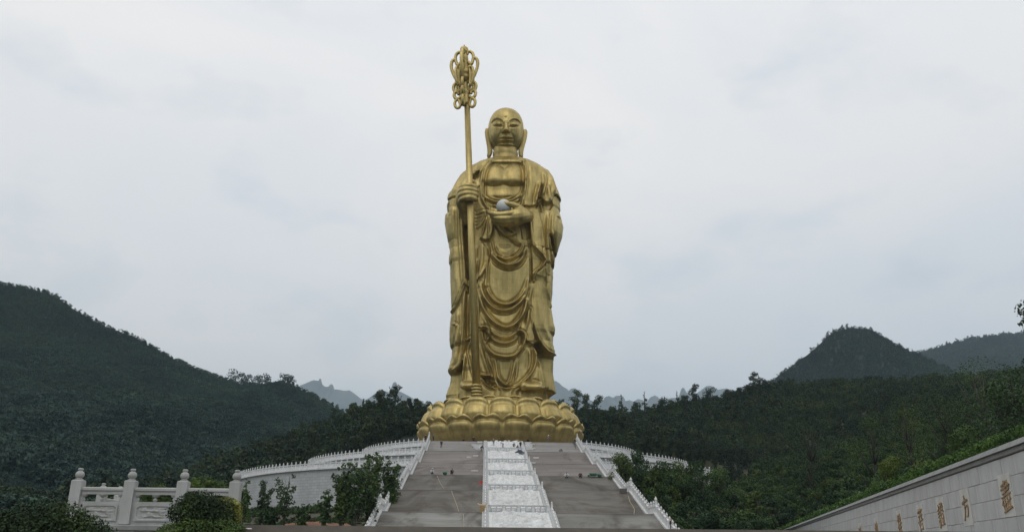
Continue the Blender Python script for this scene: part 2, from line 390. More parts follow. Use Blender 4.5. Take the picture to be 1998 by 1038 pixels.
# right retaining wall line and the hillside behind it
WALLZ = 6.6
W0 = atZ(1998, 852, WALLZ); W1 = atZ(1520, 1036, WALLZ)
wd = (W1-W0)/np.linalg.norm(W1-W0); wn = np.array([wd[1], -wd[0], 0])      # wn: away from the plaza, to the right
WS = W0-wd*14; WLEN = float(np.linalg.norm(W1-WS))+12
ctl = []
for s_ in (0, 30, 60, 90, 120, 150):
    p = WS+wd*s_; ctl += [(p[0]+wn[0]*1, p[1]+wn[1]*1, 6.1)]
    for off, z_ in ((18, 8.2), (40, 13.5), (75, 24)):
        q = p+wn*off; ctl.append((q[0], q[1], z_+s_*.02))
for px, py in ((1110, 800), (1180, 806), (1260, 806), (1330, 794), (1400, 782), (1450, 768), (1490, 757), (1560, 750), (1650, 746), (1760, 745), (1880, 738), (2000, 725), (2150, 700)):
    p = atY(px, py, 420); ctl.append((p[0], p[1], p[2]-6.0))
for px, py, Y in ((1150, 860, 300), (1300, 880, 270), (1400, 890, 235), (1500, 890, 215), (1350, 935, 172), (1300, 1000, 130), (1335, 1036, 104), (1450, 985, 160), (1600, 920, 200), (1700, 800, 330), (1850, 800, 260), (1950, 770, 220), (1500, 820, 340), (1250, 860, 290)):
    p = atY(px, py, Y); ctl.append((p[0], p[1], p[2]-2.5))
ctl += [(18.5, 100, ZT), (18.5, 130, 6), (19, 150, 10.5), (20, 170, 15.5), (40, 200, 16), (60, 225, 18), (66, 250, 20), (20, 60, ZT), (20, 80, ZT), (22, 285, 22), (25, 310, 33), (50, 320, 37), (80, 315, 38), (25, 360, 47), (60, 360, 49), (22, 390, 56)]
hz = tps(ctl)
xs = np.arange(18, 330, 2.5); ys = np.arange(20, 440, 2.5)
X, Y = np.meshgrid(xs, ys); Z = hz(X, Y)+(fbm(X/14, Y/14, 3, 4)-.5)*1.6
dw = (X-WS[0])*wn[0]+(Y-WS[1])*wn[1]
Z = np.where(np.hypot(X, Y-252) < 72.5, np.minimum(Z, 13), Z)
Z = np.maximum(Z, -1)
bad = ((Y < 104) & (dw < 1.2)) | ((np.abs(dw) < 1.3) & (Y < W1[1]+8) & (dw < 1.2))
i_ = np.arange(X.size).reshape(X.shape); Q_ = np.stack([i_[:-1, :-1], i_[:-1, 1:], i_[1:, 1:], i_[1:, :-1]], -1).reshape(-1, 4)
Q_ = Q_[~bad.ravel()[Q_].any(1)]; u_, inv_ = np.unique(Q_, return_inverse=True)
o = ob('hillside', mk_mesh_np('hillside', np.stack([X, Y, Z], -1).reshape(-1, 3)[u_], inv_.reshape(-1, 4), M['earth'])); tag(o, kind='structure')
HS = (X, Y, Z, dw)

# left bank of earth below the curved terrace wall
TC = np.array([0., 246.])
bl = tps([(-18, 98, ZT-.1), (-40, 98, ZT-.1), (-75, 98, ZT-.1), (-110, 98, ZT-.2), (-18, 120, 4.5), (-18, 150, 8.5), (-18, 175, 9.8), (-40, 140, 6.6), (-40, 190, 10.2), (-60, 150, 7.6), (-60, 210, 9.8), (-90, 200, 9), (-90, 250, 9), (-130, 250, 9), (-110, 150, 6.5)])
X, Y = np.meshgrid(np.arange(-150, -18.2, 1.5), np.arange(99, 262, 1.5)); Zb = bl(X, Y)+(fbm(X/6, Y/6, 3, 14)-.5)*1.1
md = 0
o = ob('earth_bank', gridmesh('earth_bank', X, Y, Zb+md, M['earth'])); tag(o, kind='structure')
a = np.linspace(0, 2*pi, 40); mbx = []
rr = np.linspace(0, 1, 10)[:, None]; A = np.linspace(0, 2*pi, 49)[None]
Xm = -27.5+rr*6.5*np.cos(A); Ym = 121+rr*8*np.sin(A); Zm = bl(Xm, Ym)+.55+.5*(1-rr**2)+(fbm(Xm/2, Ym/2, 3, 9)-.5)*.9-(rr > .95)*1.0
o = ob('soil_mound', gridmesh('soil_mound', Xm, Ym, Zm, M['redsoil'])); tag(o, kind='structure')

# ------------------------------------------------------------------ balustrade pieces
def finial(mb, z, s=1.0, n=8):
    mb.lathe([(r*s, z+h*s) for r, h in ((.10, 0), (.075, .03), (.075, .07), (.135, .12), (.15, .2), (.125, .28), (.06, .38), (.012, .5))], n)
mb = MB(); mb.box(-.14, .14, -.14, .14, 0, 1.08); mb.box(-.17, .17, -.17, .17, 1.08, 1.14); finial(mb, 1.14)
POST = mb.mesh('marble_post', M['marble'])
mb = MB(); mb.box(-.16, .16, -.16, .16, 0, 1.3); mb.box(-.2, .2, -.2, .2, 1.3, 1.38); finial(mb, 1.38, 1.35)
POST_END = mb.mesh('marble_end_post', M['marble'])
mb = MB(); mb.box(-.09, .09, -.09, .09, 0, .46); mb.lathe([(.09, .46), (.105, .52), (.08, .60), (.02, .68)], 6)
POST_LOW = mb.mesh('low_post', M['marble'])
def bay_mesh(name, length, dz, h=.95, th=.09, mat=None):
    """one balustrade bay along +x, sheared by dz over its length: solid slab, slots, hand rail"""
    mb = MB()
    def bar(x0, x1, z0, z1, t):
        k = dz/length
        V = [(x0, -t, z0+k*x0), (x1, -t, z0+k*x1), (x1, t, z0+k*x1), (x0, t, z0+k*x0), (x0, -t, z1+k*x0), (x1, -t, z1+k*x1), (x1, t, z1+k*x1), (x0, t, z1+k*x0)]
        mb.add(V, [(0, 3, 2, 1), (4, 5, 6, 7), (0, 1, 5, 4), (1, 2, 6, 5), (2, 3, 7, 6), (3, 0, 4, 7)])
    a, b = .12, length-.12
    bar(a, b, .05, h*.62, th)
    bar(a, b, .0, .05, th*1.5)
    w_ = (b-a)
    for c in (0, .5, 1): bar(a+w_*c*.92, a+w_*(c*.92+.08), h*.62+.001, h*.80, th*.7)
    bar(a, b, h*.80+.002, h, th*1.35)
    return mb.mesh(name, mat or M['marble'])

# ------------------------------------------------------------------ the stairs
SD = [113.4, 132, 150.6, 169.2, 187.8, 206.4]; SH = [1.6+h for h in (5.45, 9.53, 13.4, 17.4, 21.8, 26.3)]
LAND, RUN = 5.0, 13.6
flights = []
for i in range(6):
    z1 = SH[i]; d1 = SD[i]
    if i == 0: sl = .30; z0 = ZT; d0 = d1-(z1-z0)/sl
    else: z0 = SH[i-1]; d0 = d1-RUN
    flights.append((d0, z0, d1, z1))
TOPZ = SH[-1]
CW, SW = 4.6, 17.5
st = thing('staircase', 'monumental raw concrete staircase in flights climbing to the golden statue', 'staircase', (0, 110, ZT))
def sub(name, me, parent):           # world-space mesh under an offset parent
    o = ob(name, me, parent); o.location = tuple(-Vector(parent.location)); return o
cm = [M['conc0'], M['conc1'], M['conc1'], M['conc2'], M['conc2'], M['conc3']]
for i, (d0, z0, d1, z1) in enumerate(flights):
    for s in (-1, 1):
        xa, xb = sorted((s*CW, s*SW)); nx, ny = 26, 26
        X, Y = np.meshgrid(np.linspace(xa, xb, nx), np.linspace(d0, d1, ny)); Z = z0+(z1-z0)*(Y-d0)/(d1-d0)+(fbm(X/3+50, Y/3, 3, i)-.5)*.10*np.minimum(1, np.minimum((Y-d0)/1.5, (d1-Y)/1.5))
        sub('flight', gridmesh('flight', X, Y, Z, cm[i]), st)
        mb = MB(); mb.box(xa, xb, d1, d1+LAND, z1-1.2, z1-.003)
        sub('nosing', MB().box(xa+.01, xb-.01, d1-.30, d1+.02, z1-.4, z1+.035).mesh('nosing', M['conc3']), st)
        if i < 5: sub('landing', mb.mesh('landing', cm[i]), st)
    # solid core below and the string walls that carry the balustrades
    for s in (-1, 1):
        xa, xb = sorted((s*SW, s*(SW+.75)))
        V = []
        for x in (xa, xb): V += [(x, d0-.2, z0-5), (x, d0-.2, z0+.22), (x, d1, z1+.22), (x, d1+LAND-.2, z1+.22), (x, d1+LAND-.2, z0-5)]
        mb = MB(); mb.add(V, [(0, 1, 2, 3, 4), (9, 8, 7, 6, 5), (0, 5, 6, 1), (1, 6, 7, 2), (2, 7, 8, 3), (3, 8, 9, 4)])
        sub('string_wall', mb.mesh('string_wall', M['marble']), st)
# patches of white facing stone being laid beside the carved strip near the top
mb = MB()
for k in range(8):
    for s in (-1, 1):
        if random.random() < .85:
            d0, z0, d1, z1 = flights[5]; f = .35+k*.085; ln = random.uniform(1.4, 3.2)*(1-.05*k); y = d0+(d1-d0)*f; z = z0+(z1-z0)*f
            x0, x1 = (CW+.5, CW+.5+ln) if s > 0 else (-CW-.5-ln, -CW-.5)
            me = MB().box(x0, x1, y-.55, y+.25, z-.05, z+.16).mesh('step_stone', M['marble']); sub('step_stone', me, st)
for (px, py, w_) in ((1037, 903, 1.6), (928, 889, 1.1), (926, 918, 1.3), (915, 892, .9), (1046, 893, 1.2)):
    for i, (d0, z0, d1, z1) in enumerate(flights):
        dd = ray(px, py); k = (z1-z0)/(d1-d0); t = (z0-CAM[2]-k*(d0-CAM[1]))/(dd[2]-k*dd[1]); p = CAM+t*dd
        if d0 < p[1] < d1: sub('step_stone', MB().box(p[0]-w_/2, p[0]+w_/2, p[1]-.3, p[1]+.3, p[2]-.1, p[2]+.14).mesh('step_stone', M['marble']), st)

# carved central strip
cs = thing('carved_ramp', 'white marble strip of carved relief slabs running up the middle of the stairs', 'stone ramp', (0, 110, ZT))
for i, (d0, z0, d1, z1) in enumerate(flights):
    nx, ny = 110, 150
    X, Y = np.meshgrid(np.linspace(-CW+.75, CW-.75, nx), np.linspace(d0, d1-.05, ny)); base = z0+(z1-z0)*(Y-d0)/(d1-d0)
    wx = X+1.3*fbm(X/1.5+9*i, Y/2.0, 3, 40+i); wy = Y+1.1*fbm(X/1.7, Y/1.4+5*i, 3, 60+i)
    r_ = .5+.5*np.sin(2*pi*(wy/.95+2.6*fbm(wx/2.2, wy/1.5, 3, 80+i)+.35*np.sin(wx*1.3+i))); r_ = r_**1.6*(.45+.75*fbm(X/.9, Y/.7, 3, 90+i))
    e = np.minimum(np.minimum(X+CW-.75, CW-.75-X), np.minimum(Y-d0, d1-.05-Y)); fr = np.clip((e-.35)/.15, 0, 1)
    sub('carved_slab', gridmesh('carved_slab', X, Y, base+.10+fr*(.85*r_-.42), M['relief'], False), cs)
    for s in (-1, 1):      # sloping kerbs at both sides
        xa, xb = sorted((s*(CW-.74), s*(CW+.12)))
        V = []
        for x in (xa, xb): V += [(x, d0, z0-1), (x, d0, z0+.28), (x, d1, z1+.28), (x, d1+LAND, z1+.28), (x, d1+LAND, z0-1)]
        mb = MB(); mb.add(V, [(0, 1, 2, 3, 4), (9, 8, 7, 6, 5), (0, 5, 6, 1), (1, 6, 7, 2), (2, 7, 8, 3), (3, 8, 9, 4)])
        sub('kerb', mb.mesh('kerb', M['greystone']), cs)
    if i < 5:
        sub('landing_slab', MB().box(-CW+.76, CW-.76, d1+.002, d1+LAND, z1-.8, z1+.02).mesh('landing_slab', M['greystone']), cs)

def rail(name, label, group, pts_fn, n, post, bays, parent_loc, cat='balustrade'): pass
# side balustrades of the stairs
for s in (-1, 1):
    t_ = thing('stair_balustrade', 'white marble balustrade with pointed posts along the %s edge of the staircase' % ('left' if s < 0 else 'right'), 'balustrade', (s*(SW+.37), 110, ZT), group='balustrades edging the staircase')
    ox, oy, oz = t_.location
    for i, (d0, z0, d1, z1) in enumerate(flights):
        nb = 9; ln = (d1-d0)/nb; dz = (z1-z0)/nb
        bm_ = bay_mesh('stair_panel', ln, dz)
        for k in range(nb):
            y = d0+ln*k; z = z0+dz*k+.22
            ob('post', POST, t_, (0, y-oy, z-oz))
            ob('panel', bm_, t_, (0, y-oy, z-oz), (0, 0, pi/2))
        nl = 3; ln = LAND/nl; bl_ = bay_mesh('landing_panel', ln, 0) if i == 0 else bl_
        for k in range(nl):
            if i == 5 and k: break
            ob('post', POST_END if k == 0 else POST, t_, (0, d1+ln*k-oy, z1+.22-oz))
            if i < 5: ob('panel', bl_, t_, (0, d1+ln*k-oy, z1+.22-oz), (0, 0, pi/2))
# low rails beside the carved strip and cross rails on the landings
for s in (-1, 1):
    t_ = thing('low_rail', 'low white marble rail along the %s side of the carved strip' % ('left' if s < 0 else 'right'), 'rail', (s*(CW-.3), 110, ZT), group='low rails beside the carved strip')
    ox, oy, oz = t_.location
    for i, (d0, z0, d1, z1) in enumerate(flights):
        nb = 9; ln = (d1-d0)/nb; dz = (z1-z0)/nb
        if i == 5: nb = 2
        bm_ = bay_mesh('low_panel', ln, dz, .44, .06, M['marble'])
        for k in range(nb):
            ob('post', POST_LOW, t_, (0, d0+ln*k-oy, z0+dz*k+.28-oz)); ob('panel', bm_, t_, (0, d0+ln*k-oy, z0+dz*k+.28-oz), (0, 0, pi/2))
        if i < 5:
            ob('post', POST, t_, (0, d1+.1-oy, z1+.2-oz), scale=(.9, .9, .8))
ordn = ['lowest', 'second lowest', 'middle', 'second highest', 'highest']
for i in range(5):
    z1, d1 = SH[i], SD[i]; n = 4; ln = (2*CW-1.6)/n
    t_ = thing('cross_rail', 'low grey and white stone rail across the carved strip at the %s landing' % ordn[i], 'rail', (-CW+.8, d1+.35, z1+.02), group='cross rails between the carved slabs')
    bm_ = bay_mesh('cross_panel', ln, 0, .95, .08, M['greystone']) if i == 0 else bm_
    if i == 0:
        CROSS = bm_; ins = MB()
        for q in (0, 1): ins.chbox(.28+q*.66, .28+q*.66+.5, -.115, -.078, .17, .48, .012)
        INS = ins.mesh('inset', M['marble'])
    for k in range(n+1):
        ob('post', POST, t_, (ln*k, 0, 0), scale=(1.2, 1.2, .72))
        if k < n:
            ob('panel', CROSS, t_, (ln*k, 0, 0)); ob('inset_panel', INS, t_, (ln*k+.05, 0, .02))

# ------------------------------------------------------------------ round terraces
mw, tw, pw = base_mat('terrace_wall_blocks')
tcw = N(tw, 'ShaderNodeTexCoord'); bk = N(tw, 'ShaderNodeTexBrick'); L(tw, tcw.outputs['UV'], bk.inputs[0])
bk.inputs['Scale'].default_value = 1; bk.inputs['Brick Width'].default_value = 1.5; bk.inputs['Row Height'].default_value = .62; bk.inputs['Mortar Size'].default_value = .03
bk.inputs['Color1'].default_value = (.52, .53, .53, 1); bk.inputs['Color2'].default_value = (.44, .45, .455, 1); bk.inputs['Mortar'].default_value = (.30, .30, .30, 1)
nn = noise(tw, .25, 6, .65, 'UV', (1, .35, 1))
L(tw, mixc(tw, bk.outputs[0], ramp(tw, nn, [(.3, (.74, .73, .70)), (.65, (1, 1, 1))]), .8, 'MULTIPLY'), pw.inputs['Base Color']); pw.inputs['Roughness'].default_value = .75
bump(tw, pw, bk.outputs['Fac'], -.4, .02); M['twall'] = mw
def arc(mbname, r0, r1, z0, z1, a0, a1, side, mat, n=48, uv=False):
    """arc solid; angle measured from -Y (towards the stairs), side -1 left / +1 right"""
    V = []; 
    for k in range(n+1):
        a_ = a0+(a1-a0)*k/n
        for (r, z) in ((r0, z0), (r1, z0), (r1, z1), (r0, z1)):
            V.append((TC[0]+side*r*sin(a_), TC[1]-r*cos(a_), z))
    Fc = []
    for k in range(n):
        for j in range(4):
            q = (k*4+j, k*4+(j+1) % 4, k*4+4+(j+1) % 4, k*4+4+j); Fc.append(q if side > 0 else q[::-1])
    Fc += [(0, 3, 2, 1), (n*4, n*4+1, n*4+2, n*4+3)]
    me = mk_mesh(mbname, V, Fc, mat)
    if uv:
        l_ = me.uv_layers.new(name='UVMap')
        for lp in me.loops:
            v = V[lp.vertex_index]; l_.data[lp.index].uv = (r0*(a0+(a1-a0)*(lp.vertex_index//4)/n), v[2])
    return me
TERR = [(73.0, 20.0, 8.6, radians(80), 'lowest'), (53.5, 24.0, 19.0, radians(72), 'middle'), (38.5, TOPZ, 23.0, radians(78), 'top')]
def band(z): return z
TC0 = TC.copy()
for (R, zf, zb, amax, nm) in TERR:
    TC = TC0+np.array([0, 6.0 if nm == 'lowest' else 0])
    fl = MB(); n = 90                        # floor disc
    fl.add([(TC[0]+(R-.2)*sin(2*pi*k/n), TC[1]-(R-.2)*cos(2*pi*k/n), zf-.01) for k in range(n)], [tuple(range(n))])
    if nm == 'top': tag(ob('terrace_floor', fl.mesh('terrace_floor', M['conc3'])), kind='structure')
    for s in (-1, 1):
        sd_ = 'left' if s < 0 else 'right'; a0 = math.asin((SW+.76)/R)
        t_ = thing('terrace_wall', 'curved pale stone wall of the %s terrace %s of the stairs' % (nm, sd_), 'wall', (0, TC[1], zb), group='round terrace walls')
        def sb(name, me): o = ob(name, me, t_); o.location = (0, -TC[1], -zb)
        zb_ = zb-2 if s > 0 else zb
        am_ = amax if s < 0 else {'lowest': radians(40), 'middle': radians(46), 'top': radians(60)}[nm]
        sb('wall', arc('wall', R, R-1.0, zb_, zf-1.6, a0, am_, s, M['twall'], uv=True))
        sb('frieze', arc('frieze', R-.05, R-1.0, zf-1.598, zf-.55, a0, am_, s, M['greystone']))
        sb('cornice', arc('cornice', R+.45, R-1.4, zf-.548, zf-.25, a0, am_, s, M['marble']))
        sb('coping', arc('coping', R+.25, R-1.4, zf-.248, zf, a0, am_, s, M['marble']))
        b_ = thing('terrace_balustrade', 'white marble balustrade with pointed posts on the %s terrace %s of the stairs' % (nm, sd_), 'balustrade', (0, TC[1], zf), group='balustrades on the round terraces')
        nb = int((amax-a0)*R/1.52); da = (amax-a0)/nb; ln = 2*R*sin(da/2)
        bm_ = bay_mesh('terrace_panel', ln, 0)
        for k in range(nb+1):
            a_ = a0+da*k; x, y = s*R*sin(a_), -R*cos(a_)
            pp = proj((x, y+TC[1], zf+1))
            if (s < 0 and pp[0] < {'lowest': 440, 'middle': 540, 'top': 660}[nm]) or (s > 0 and pp[0] > {'lowest': 1385, 'middle': 1340, 'top': 1270}[nm]): continue
            ob('post', POST_END if k == 0 else POST, b_, (x, y, 0), (0, 0, s*a_))
            if k < nb:
                x2, y2 = s*R*sin(a_+da), -R*cos(a_+da)
                ob('panel', bm_, b_, (x, y, 0), (0, 0, atan2(y2-y, x2-x)))

TC = TC0

# ------------------------------------------------------------------ the bronze statue
YS = 233.0                                     # distance of the statue's vertical axis
def A_(*p): return [(850+x/3.8444, 300+y/3.8444) for x, y in p]
def B_(*p): return [(850+x/3.8444, 520+y/3.8444) for x, y in p]
def H_(*p): return [(930+x/7.4174, 195+y/7.4143) for x, y in p]
def seg_dist(P, poly, closed=False):
    """distance of points to a polyline and the running position along it (0..1)"""
    Q = np.array(poly, float)
    if closed: Q = np.vstack([Q, Q[:1]])
    best = np.full(len(P), 1e9); pos = np.zeros(len(P)); n = len(Q)-1
    for i in range(n):
        a, b = Q[i], Q[i+1]; d = b-a; t = np.clip(((P-a)@d)/(d@d+1e-9), 0, 1)
        r = np.hypot(P[:, 0]-a[0]-t*d[0], P[:, 1]-a[1]-t*d[1]); k = r < best; best[k] = r[k]; pos[k] = (i+t[k])/n
    return best, pos
def inside(P, poly):
    Q = np.array(poly, float); c = np.zeros(len(P), bool); j = len(Q)-1
    for i in range(len(Q)):
        xi, yi = Q[i]; xj, yj = Q[j]
        k = ((yi > P[:, 1]) != (yj > P[:, 1])) & (P[:, 0] < (xj-xi)*(P[:, 1]-yi)/((yj-yi) if yj != yi else 1e-9)+xi); c ^= k; j = i
    return c
def near(P, poly, pad):
    Q = np.array(poly); return (P[:, 0] > Q[:, 0].min()-pad) & (P[:, 0] < Q[:, 0].max()+pad) & (P[:, 1] > Q[:, 1].min()-pad) & (P[:, 1] < Q[:, 1].max()+pad)
def region(P, out, poly, t, r=1.6, fade=None):
    r = r*.75
    k = near(P, poly, 3*r+2); q = P[k]; d, _ = seg_dist(q, poly, True); s = np.where(inside(q, poly), d, -d)
    u = np.clip((s+r)/(2*r), 0, 1); v = t*u*u*(3-2*u)
    if fade: v = v*fade(q)
    out[k] += v
def ridge(P, out, line, h, wd_, smooth=6, taper=True, groove=.4):
    ln = spline(line, smooth) if len(line) > 2 else np.array(line)
    k = near(P, ln, wd_*5); q = P[k]; d, pos = seg_dist(q, ln)
    v = np.exp(-(d/wd_)**2)-groove*np.exp(-((d-2.1*wd_)/wd_)**2)
    if taper: v = v*np.clip(np.minimum(pos, 1-pos)*5+.15, 0, 1)
    out[k] += h*v
def lip(P, out, line, h, lam, side=1, smooth=6, edge=.8):
    """overlapping cloth edge: sharp drop on one side, long run-out on the other"""
    ln = spline(line, smooth) if len(line) > 2 else np.array(line)
    k = near(P, ln, lam*4); q = P[k]
    best = np.full(len(q), 1e9); sg = np.ones(len(q)); pos = np.zeros(len(q)); n = len(ln)-1
    for i in range(n):
        a, b = ln[i], ln[i+1]; d = b-a; t = np.clip(((q-a)@d)/(d@d+1e-9), 0, 1)
        rx, ry = q[:, 0]-a[0]-t*d[0], q[:, 1]-a[1]-t*d[1]; r = np.hypot(rx, ry); m_ = r < best
        best[m_] = r[m_]; sg[m_] = np.sign(d[0]*ry-d[1]*rx)[m_]; pos[m_] = ((i+t)/n)[m_]
    s = best*sg*side
    v = np.where(s >= 0, np.exp(-s/lam), 0)*np.clip((s+edge)/(edge), 0, 1)
    v = np.where(s < 0, np.clip((s+edge)/edge, 0, 1), v)
    v = v*np.clip(np.minimum(pos, 1-pos)*7+.1, 0, 1)
    out[k] += h*v
def blob(P, out, c, rx, ry, h, p=1.0, rot=0):
    x = P[:, 0]-c[0]; y = P[:, 1]-c[1]
    if rot: x, y = x*cos(rot)+y*sin(rot), -x*sin(rot)+y*cos(rot)
    out += h*np.exp(-((x/rx)**2+(y/ry)**2)**p)

statue = thing('bronze_statue', 'colossal golden bronze standing monk statue holding a ringed staff and a pearl', 'statue', (0, YS, 0))
def part(name, me, parent=None):
    o = ob(name, me, parent or statue)
    if parent is None: o.location = (0, -YS, 0)
    return o

# --- robed body: silhouette traced on both sides, elliptical depth, drapery relief
LEFT = A_((470, 42), (435, 56), (400, 66), (345, 76), (300, 92), (250, 122), (190, 182), (150, 262), (122, 328), (96, 352), (93, 400), (97, 450), (99, 470), (77, 500), (74, 540), (84, 600), (96, 655), (110, 700), (112, 760), (105, 800), (104, 835), (113, 862), (114, 940), (116, 1000))+B_((118, 200), (123, 330), (112, 400), (105, 490), (105, 560), (110, 605), (125, 632), (121, 680), (110, 735), (93, 786), (96, 798), (115, 822), (108, 880), (90, 930), (76, 968), (80, 985))
RIGHT = A_((560, 42), (615, 54), (660, 60), (730, 80), (780, 106), (825, 140), (868, 198), (890, 262), (906, 312), (931, 372), (933, 440), (925, 455), (940, 510), (956, 568), (947, 638), (925, 705), (908, 766), (893, 772), (894, 800), (888, 858), (879, 872), (879, 950))+B_((878, 90), (876, 200), (866, 300), (876, 420), (886, 490), (882, 520), (871, 542), (869, 600), (878, 640), (888, 672), (883, 715), (880, 800), (892, 880), (904, 948), (880, 962), (850, 985))
LEFT = np.array(LEFT); RIGHT = np.array(RIGHT)
py = np.linspace(311.2, 775.5, 620)
xl = np.interp(py, LEFT[:, 1], LEFT[:, 0]); xr = np.interp(py, RIGHT[:, 1], RIGHT[:, 0])
DP = np.interp(py, [311, 318, 330, 350, 380, 420, 480, 600, 700, 776], [3.0, 4.6, 6.3, 7.6, 8.6, 9.0, 9.2, 9.2, 9.4, 9.8])
DB = np.interp(py, [311, 330, 380, 776], [2.5, 5, 7, 8])
nf, nbk = 300, 60
th = np.linspace(-pi/2, pi/2, nf); tb = np.linspace(pi/2, 3*pi/2, nbk)[1:-1]
rows = len(py); PL = np.array([atY(a, b, YS) for a, b in zip(xl, py)]); PR = np.array([atY(a, b, YS) for a, b in zip(xr, py)])
def ring(theta, D, ex=2.35):
    s = np.sin(theta)[None]; c = np.cos(theta)[None]
    sx = np.sign(s)*np.abs(s)**(2/ex*1.0); cy = np.abs(c)**(2/ex)
    u = (sx+1)/2
    return np.stack([PL[:, None, 0]*(1-u)+PR[:, None, 0]*u, YS-np.sign(c)*cy*D[:, None], PL[:, None, 2]*(1-u)+PR[:, None, 2]*u], -1)
Fr = ring(th, DP); Bk = ring(tb, DB)
px_ = proj(Fr.reshape(-1, 3))
disp = np.zeros(len(px_)); Pp = px_
# broad forms
blob(Pp, disp, A_((520, 190))[0], 45, 30, .5)
blob(Pp, disp, A_((520, 800))[0], 32, 60, 1.0)
blob(Pp, disp, A_((170, 330))[0], 22, 34, .9); blob(Pp, disp, A_((850, 300))[0], 22, 36, .9)
blob(Pp, disp, A_((880, 560))[0], 18, 34, 1.0); blob(Pp, disp, A_((130, 600))[0], 14, 40, .8)
blob(Pp, disp, B_((520, 560))[0], 40, 50, .8)
# bare chest and belly
CHEST = A_((428, 66), (395, 110), (372, 170), (362, 235), (360, 300), (385, 332), (440, 352), (520, 358), (590, 340), (640, 295), (660, 225), (664, 150), (655, 66))
region(Pp, disp, CHEST, -.75, 2.0)
for c in ((440, 192), (588, 194)):
    q = A_(c)[0]; x = (Pp[:, 0]-q[0])/25.5; y = (Pp[:, 1]-q[1]-1); y = np.where(y > 0, y/11.5, y/34.0)
    pec_ = np.clip(1-(x*x+y*y), 0, 1)**.9; pec = pec_ if c[0] < 500 else (pec**2.5+pec_**2.5)**.4
disp += 1.5*pec
blob(Pp, disp, A_((520, 310))[0], 28, 9, .6)
ridge(Pp, disp, A_((430, 318), (500, 328), (570, 316)), -.35, 1.6, groove=0)
# collar edges
ridge(Pp, disp, A_((412, 62), (378, 120), (362, 200), (357, 300), (364, 360), (390, 410)), .55, 2.0, taper=False)
ridge(Pp, disp, A_((385, 78), (350, 150), (340, 230), (342, 320), (366, 400)), .45, 1.8)
ridge(Pp, disp, A_((652, 60), (667, 130), (669, 220), (660, 310), (645, 390)), .6, 2.2, taper=False)
ridge(Pp, disp, A_((358, 310), (400, 348), (470, 366), (545, 360), (615, 330), (658, 280)), .55, 2.0)
ridge(Pp, disp, A_((560, 376), (620, 348), (664, 290)), .4, 1.8)
ridge(Pp, disp, A_((700, 75), (712, 160), (712, 260), (700, 390)), .25, 5, groove=.2)
ridge(Pp, disp, A_((420, 388), (480, 396), (560, 392)), .35, 2)
# mantle over the shoulders
MANT_R = A_((668, 58), (730, 78), (830, 138), (880, 200), (915, 300), (938, 372), (915, 345), (890, 322), (872, 326), (862, 362), (838, 384), (806, 368), (782, 342), (764, 330), (748, 395), (700, 402), (660, 395), (668, 220))
region(Pp, disp, MANT_R, .85, 1.4)
MANT_L = A_((408, 60), (330, 72), (180, 175), (85, 352), (128, 346), (170, 338), (215, 322), (262, 268), (300, 212), (332, 160), (372, 100))
region(Pp, disp, MANT_L, .8, 1.5)
region(Pp, disp, A_((286, 168), (332, 138), (318, 186), (300, 208), (284, 200)), -1.3, 1.5)
for l, h, wd_ in ((((800, 150), (812, 220), (800, 290), (788, 340)), .55, 2.2), (((772, 232), (765, 280), (752, 335), (745, 400)), .7, 2.4), (((790, 240), (780, 290), (770, 330)), -.7, 2.0), (((845, 190), (862, 260), (868, 320)), .5, 3), (((826, 250), (836, 320), (838, 376)), .45, 2.6),
                  (((250, 130), (190, 220), (150, 320)), .35, 4), (((300, 100), (235, 200), (200, 320)), .3, 4), (((340, 90), (300, 150)), .3, 3)):
    ridge(Pp, disp, A_(*l), h, wd_)
region(Pp, disp, A_((800, 374), (832, 388), (862, 366), (870, 400), (850, 430), (815, 420)), -.7, 2)
region(Pp, disp, A_((752, 400), (790, 350), (806, 380), (810, 430), (780, 440), (756, 430)), -.9, 1.6)
ridge(Pp, disp, A_((788, 372), (798, 410), (800, 440)), .6, 1.8)
# viewer's left sleeve and the dark gap beside the staff
SLEEVE_L = A_((60, 470), (105, 372), (150, 352), (190, 346), (202, 460), (207, 600), (217, 760), (226, 900), (229, 1030))+B_((222, 120), (200, 190), (164, 285), (124, 348), (90, 345))
region(Pp, disp, SLEEVE_L, .9, 1.4)
GAP_L = A_((196, 372), (236, 380), (243, 560), (254, 760), (258, 900), (254, 950), (234, 940), (222, 760), (211, 560), (205, 440))
region(Pp, disp, GAP_L, -2.4, 1.5)
for l, h, wd_ in ((((118, 376), (112, 440), (104, 478)), -.7, 2.2), (((150, 370), (150, 520), (160, 700), (168, 900), (172, 1030)), .45, 3.2), (((125, 480), (128, 600), (142, 760), (150, 950)), .45, 2.8), (((182, 380), (186, 560), (196, 760), (204, 1000)), .4, 2.6), (((98, 520), (112, 640), (124, 740), (122, 860)), .45, 2.2), (((110, 690), (122, 760), (112, 850)), -.5, 1.8)):
    ridge(Pp, disp, A_(*l), h, wd_)
ridge(Pp, disp, A_((206, 440), (212, 600), (222, 760), (231, 920), (234, 1030))+B_((226, 120), (204, 190), (166, 285), (124, 350)), .55, 1.5, taper=False)
L2 = B_((222, 140), (226, 300), (225, 500), (222, 590), (214, 645), (190, 700), (152, 770), (85, 792), (100, 740), (118, 690), (100, 600), (95, 500), (120, 350), (168, 285), (204, 190))
region(Pp, disp, L2, .35, 1.3)
ridge(Pp, disp, B_((214, 210), (212, 400), (205, 560), (196, 670)), .5, 2.2)
ridge(Pp, disp, B_((168, 320), (172, 430), (160, 560), (150, 700)), .4, 2.6)
ridge(Pp, disp, B_((132, 430), (158, 440), (152, 470), (138, 560)), .4, 2.0)
ridge(Pp, disp, B_((185, 520), (186, 600), (170, 700), (120, 775)), -.5, 2.4)
